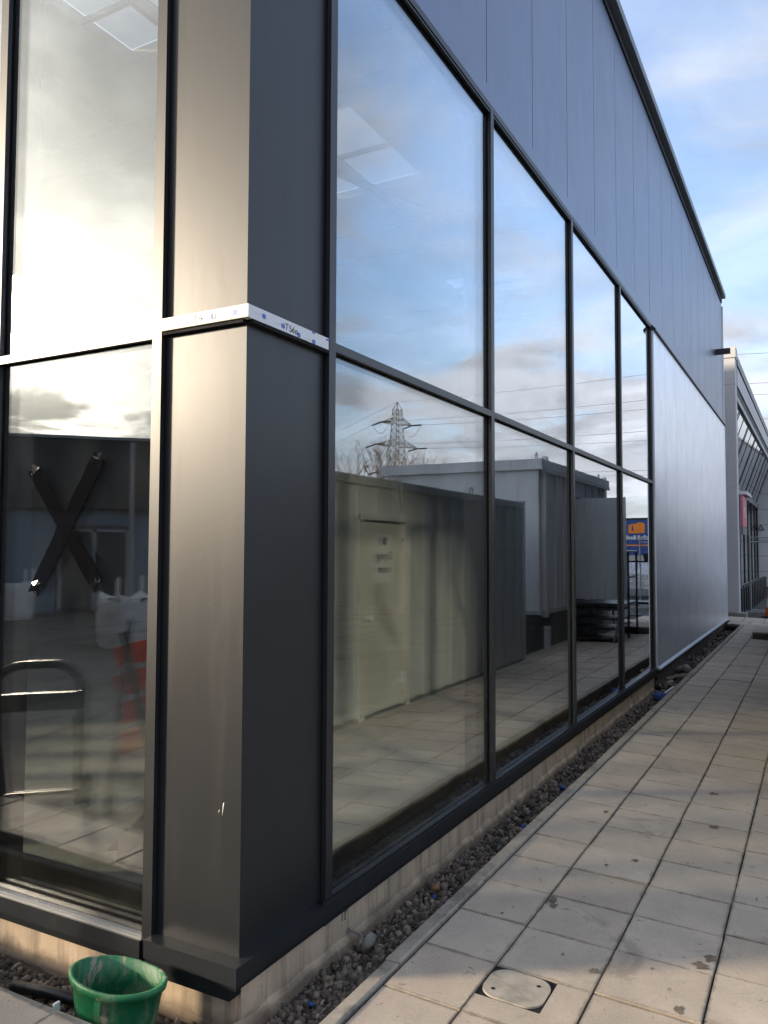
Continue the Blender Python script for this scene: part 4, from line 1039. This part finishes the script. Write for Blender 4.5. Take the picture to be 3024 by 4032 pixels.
# ================================================================== SEEN IN THE GABLE GLASS
WH = thing('long_shed', 'long low shed with dark fascia and blue grey wall across the yard', 'building', (-15.2, -13.2, 0), R(-45))
MB().box(-30, 30, -6, 0, -.2, 2.75).obj('wall', 'shed_blue', WH); MB().box(-30.2, 30.2, -6.2, .25, 2.75, 4.62).obj('fascia', 'shed_dark', WH); MB().box(-30.3, 30.3, -6.3, .32, 4.62, 4.70).obj('gutter', 'shed_frame', WH)
dd = MB().box(-1.2, .7, 0, .05, -.1, 2.3).obj('doorway', 'shed_dark', WH)
for x in (-1.1, -.25, .6): MB().box(x-.05, x+.05, .05, .09, 0, 2.2).obj('door_post', 'shed_frame', dd)
MB().box(-1.1, .6, .05, .09, 2.12, 2.2).obj('door_head', 'shed_frame', dd)
MB().box(1.4, 2.1, 0, .08, -.1, 2.75).obj('pier', 'shed_dark', WH)
def bulk_bag(loc, rz, label, seed):
    t = thing('bulk_bag', label, 'bag', loc, rz, 'white bulk bags in the yard'); rr = random.Random(seed); V = []; F = []; n = 24; m_ = 10
    for j in range(m_+1):
        z = .95*j/m_
        for i in range(n):
            a = 2*math.pi*i/n; c, s = math.cos(a), math.sin(a); q = 1/max(abs(c), abs(s))**.55
            bul = .46*(1+.09*math.sin(math.pi*j/m_))*q+rr.uniform(-.025,.025); dip = -.18*(j == m_)*abs(math.cos(2*a))
            V.append((c*bul, s*bul, z+dip))
    for j in range(m_):
        for i in range(n): F.append((j*n+i, j*n+(i+1) % n, (j+1)*n+(i+1) % n, (j+1)*n+i))
    V += [(0,0,.72)]; F += [(m_*n+i, m_*n+(i+1) % n, len(V)-1) for i in range(n)]
    MB().add(V, F).obj('sack', 'bag_white', t, True)
    for x, y in ((-.4,-.4),(.4,-.4),(.4,.4),(-.4,.4)):
        MB().tube([(x-.05,y,.85),(x-.04,y,1.15),(x+.03,y,1.2),(x+.06,y,1.1),(x+.05,y,.85)], .022, 6).obj('loop', 'bag_white', t)
    return t
bulk_bag((-8.7, -7.9, -.03), R(20), 'white bulk bag with lifting loops standing in the yard beside the pole', 1)
bulk_bag((-15.2, -10.4, -.03), R(50), 'white bulk bag farther off at the left by the shed', 2)
o = MB().tube([(-9.05,-8.25,-.1),(-9.05,-8.25,3.6)], .035, 8).obj('yard_pole', 'galv'); tag(o, 'thin galvanised pole standing behind the white bulk bag', 'pole')
pc = thing('trolley_frame', 'black tubular trolley frame with looped handle outside the gable glazing', 'trolley', (-2.42, -1.12, -.03), R(-45))
MB().tube([(-.25,.02,.06),(-.255,.06,.45),(-.255,.08,.78)]+[(-.255+.17*(1-math.cos(R(a))), .09, .78+.17*math.sin(R(a))) for a in range(0,91,15)]+[(.255-.17*(1-math.cos(R(a))), .09, .78+.17*math.sin(R(a))) for a in range(90,-1,-15)]+[(.255,.08,.78),(.255,.06,.45),(.25,.02,.06)], .026, 10).obj('handle', 'black_steel', pc, True)
MB().bbox(-.25,.25,.04,.07,.66,.77,.004).obj('cross_plate', 'black_steel', pc)
for s_ in (-1,1): MB().bar((s_*.23,.06,.62),(s_*.22,-.20,.10),.022,6).obj('strut', 'black_steel', pc)
for s_ in (-1,1):
    w = MB().lathe([(0,-.03),(.10,-.03),(.12,0),(.10,.03),(0,.03)], 20).obj('wheel', 'tyre', pc); w.matrix_local = Matrix.Translation((s_*.29,-.05,.12)) @ Matrix.Rotation(R(90),4,'Y')
MB().bar((-.29,-.05,.12),(.29,-.05,.12),.015,8).obj('axle', 'black_steel', pc)
o = MB().tube([(-2.05,-1.35,-.03),(-3.35,-2.75,1.02)], .025, 8).obj('leaning_pole', 'black_steel'); tag(o, 'dark straight pole leaning outside the gable glazing', 'pole')
rb = thing('red_barrier', 'red plastic safety barrier leaning outside the gable glazing', 'barrier', (-2.72, -2.35, -.03), R(-45))
for k in range(4): MB().bbox(-.20+.05*k, .45, -.02, .02, .12+k*.22, .29+k*.22, .01).obj('board', 'red_plastic', rb)
for x in (0.02,.32): MB().bbox(x, x+.06, .02, .05, -.02, 1.05, .005).obj('upright', 'black_plastic', rb)
rb.rotation_euler = (R(14), R(-14), R(-45))
me = stone_field([(0,0,0),(.22,.08,-.02),(-.18,.05,-.03),(.1,-.12,-.02)], [.16,.14,.12,.11], 33); me.materials.append(MATS['tyre'])
o = link('rubbish_sack', me); o.location = (-1.2, .52, .09); tag(o, 'crumpled black sack on the floor just inside the gable glazing', 'sack')
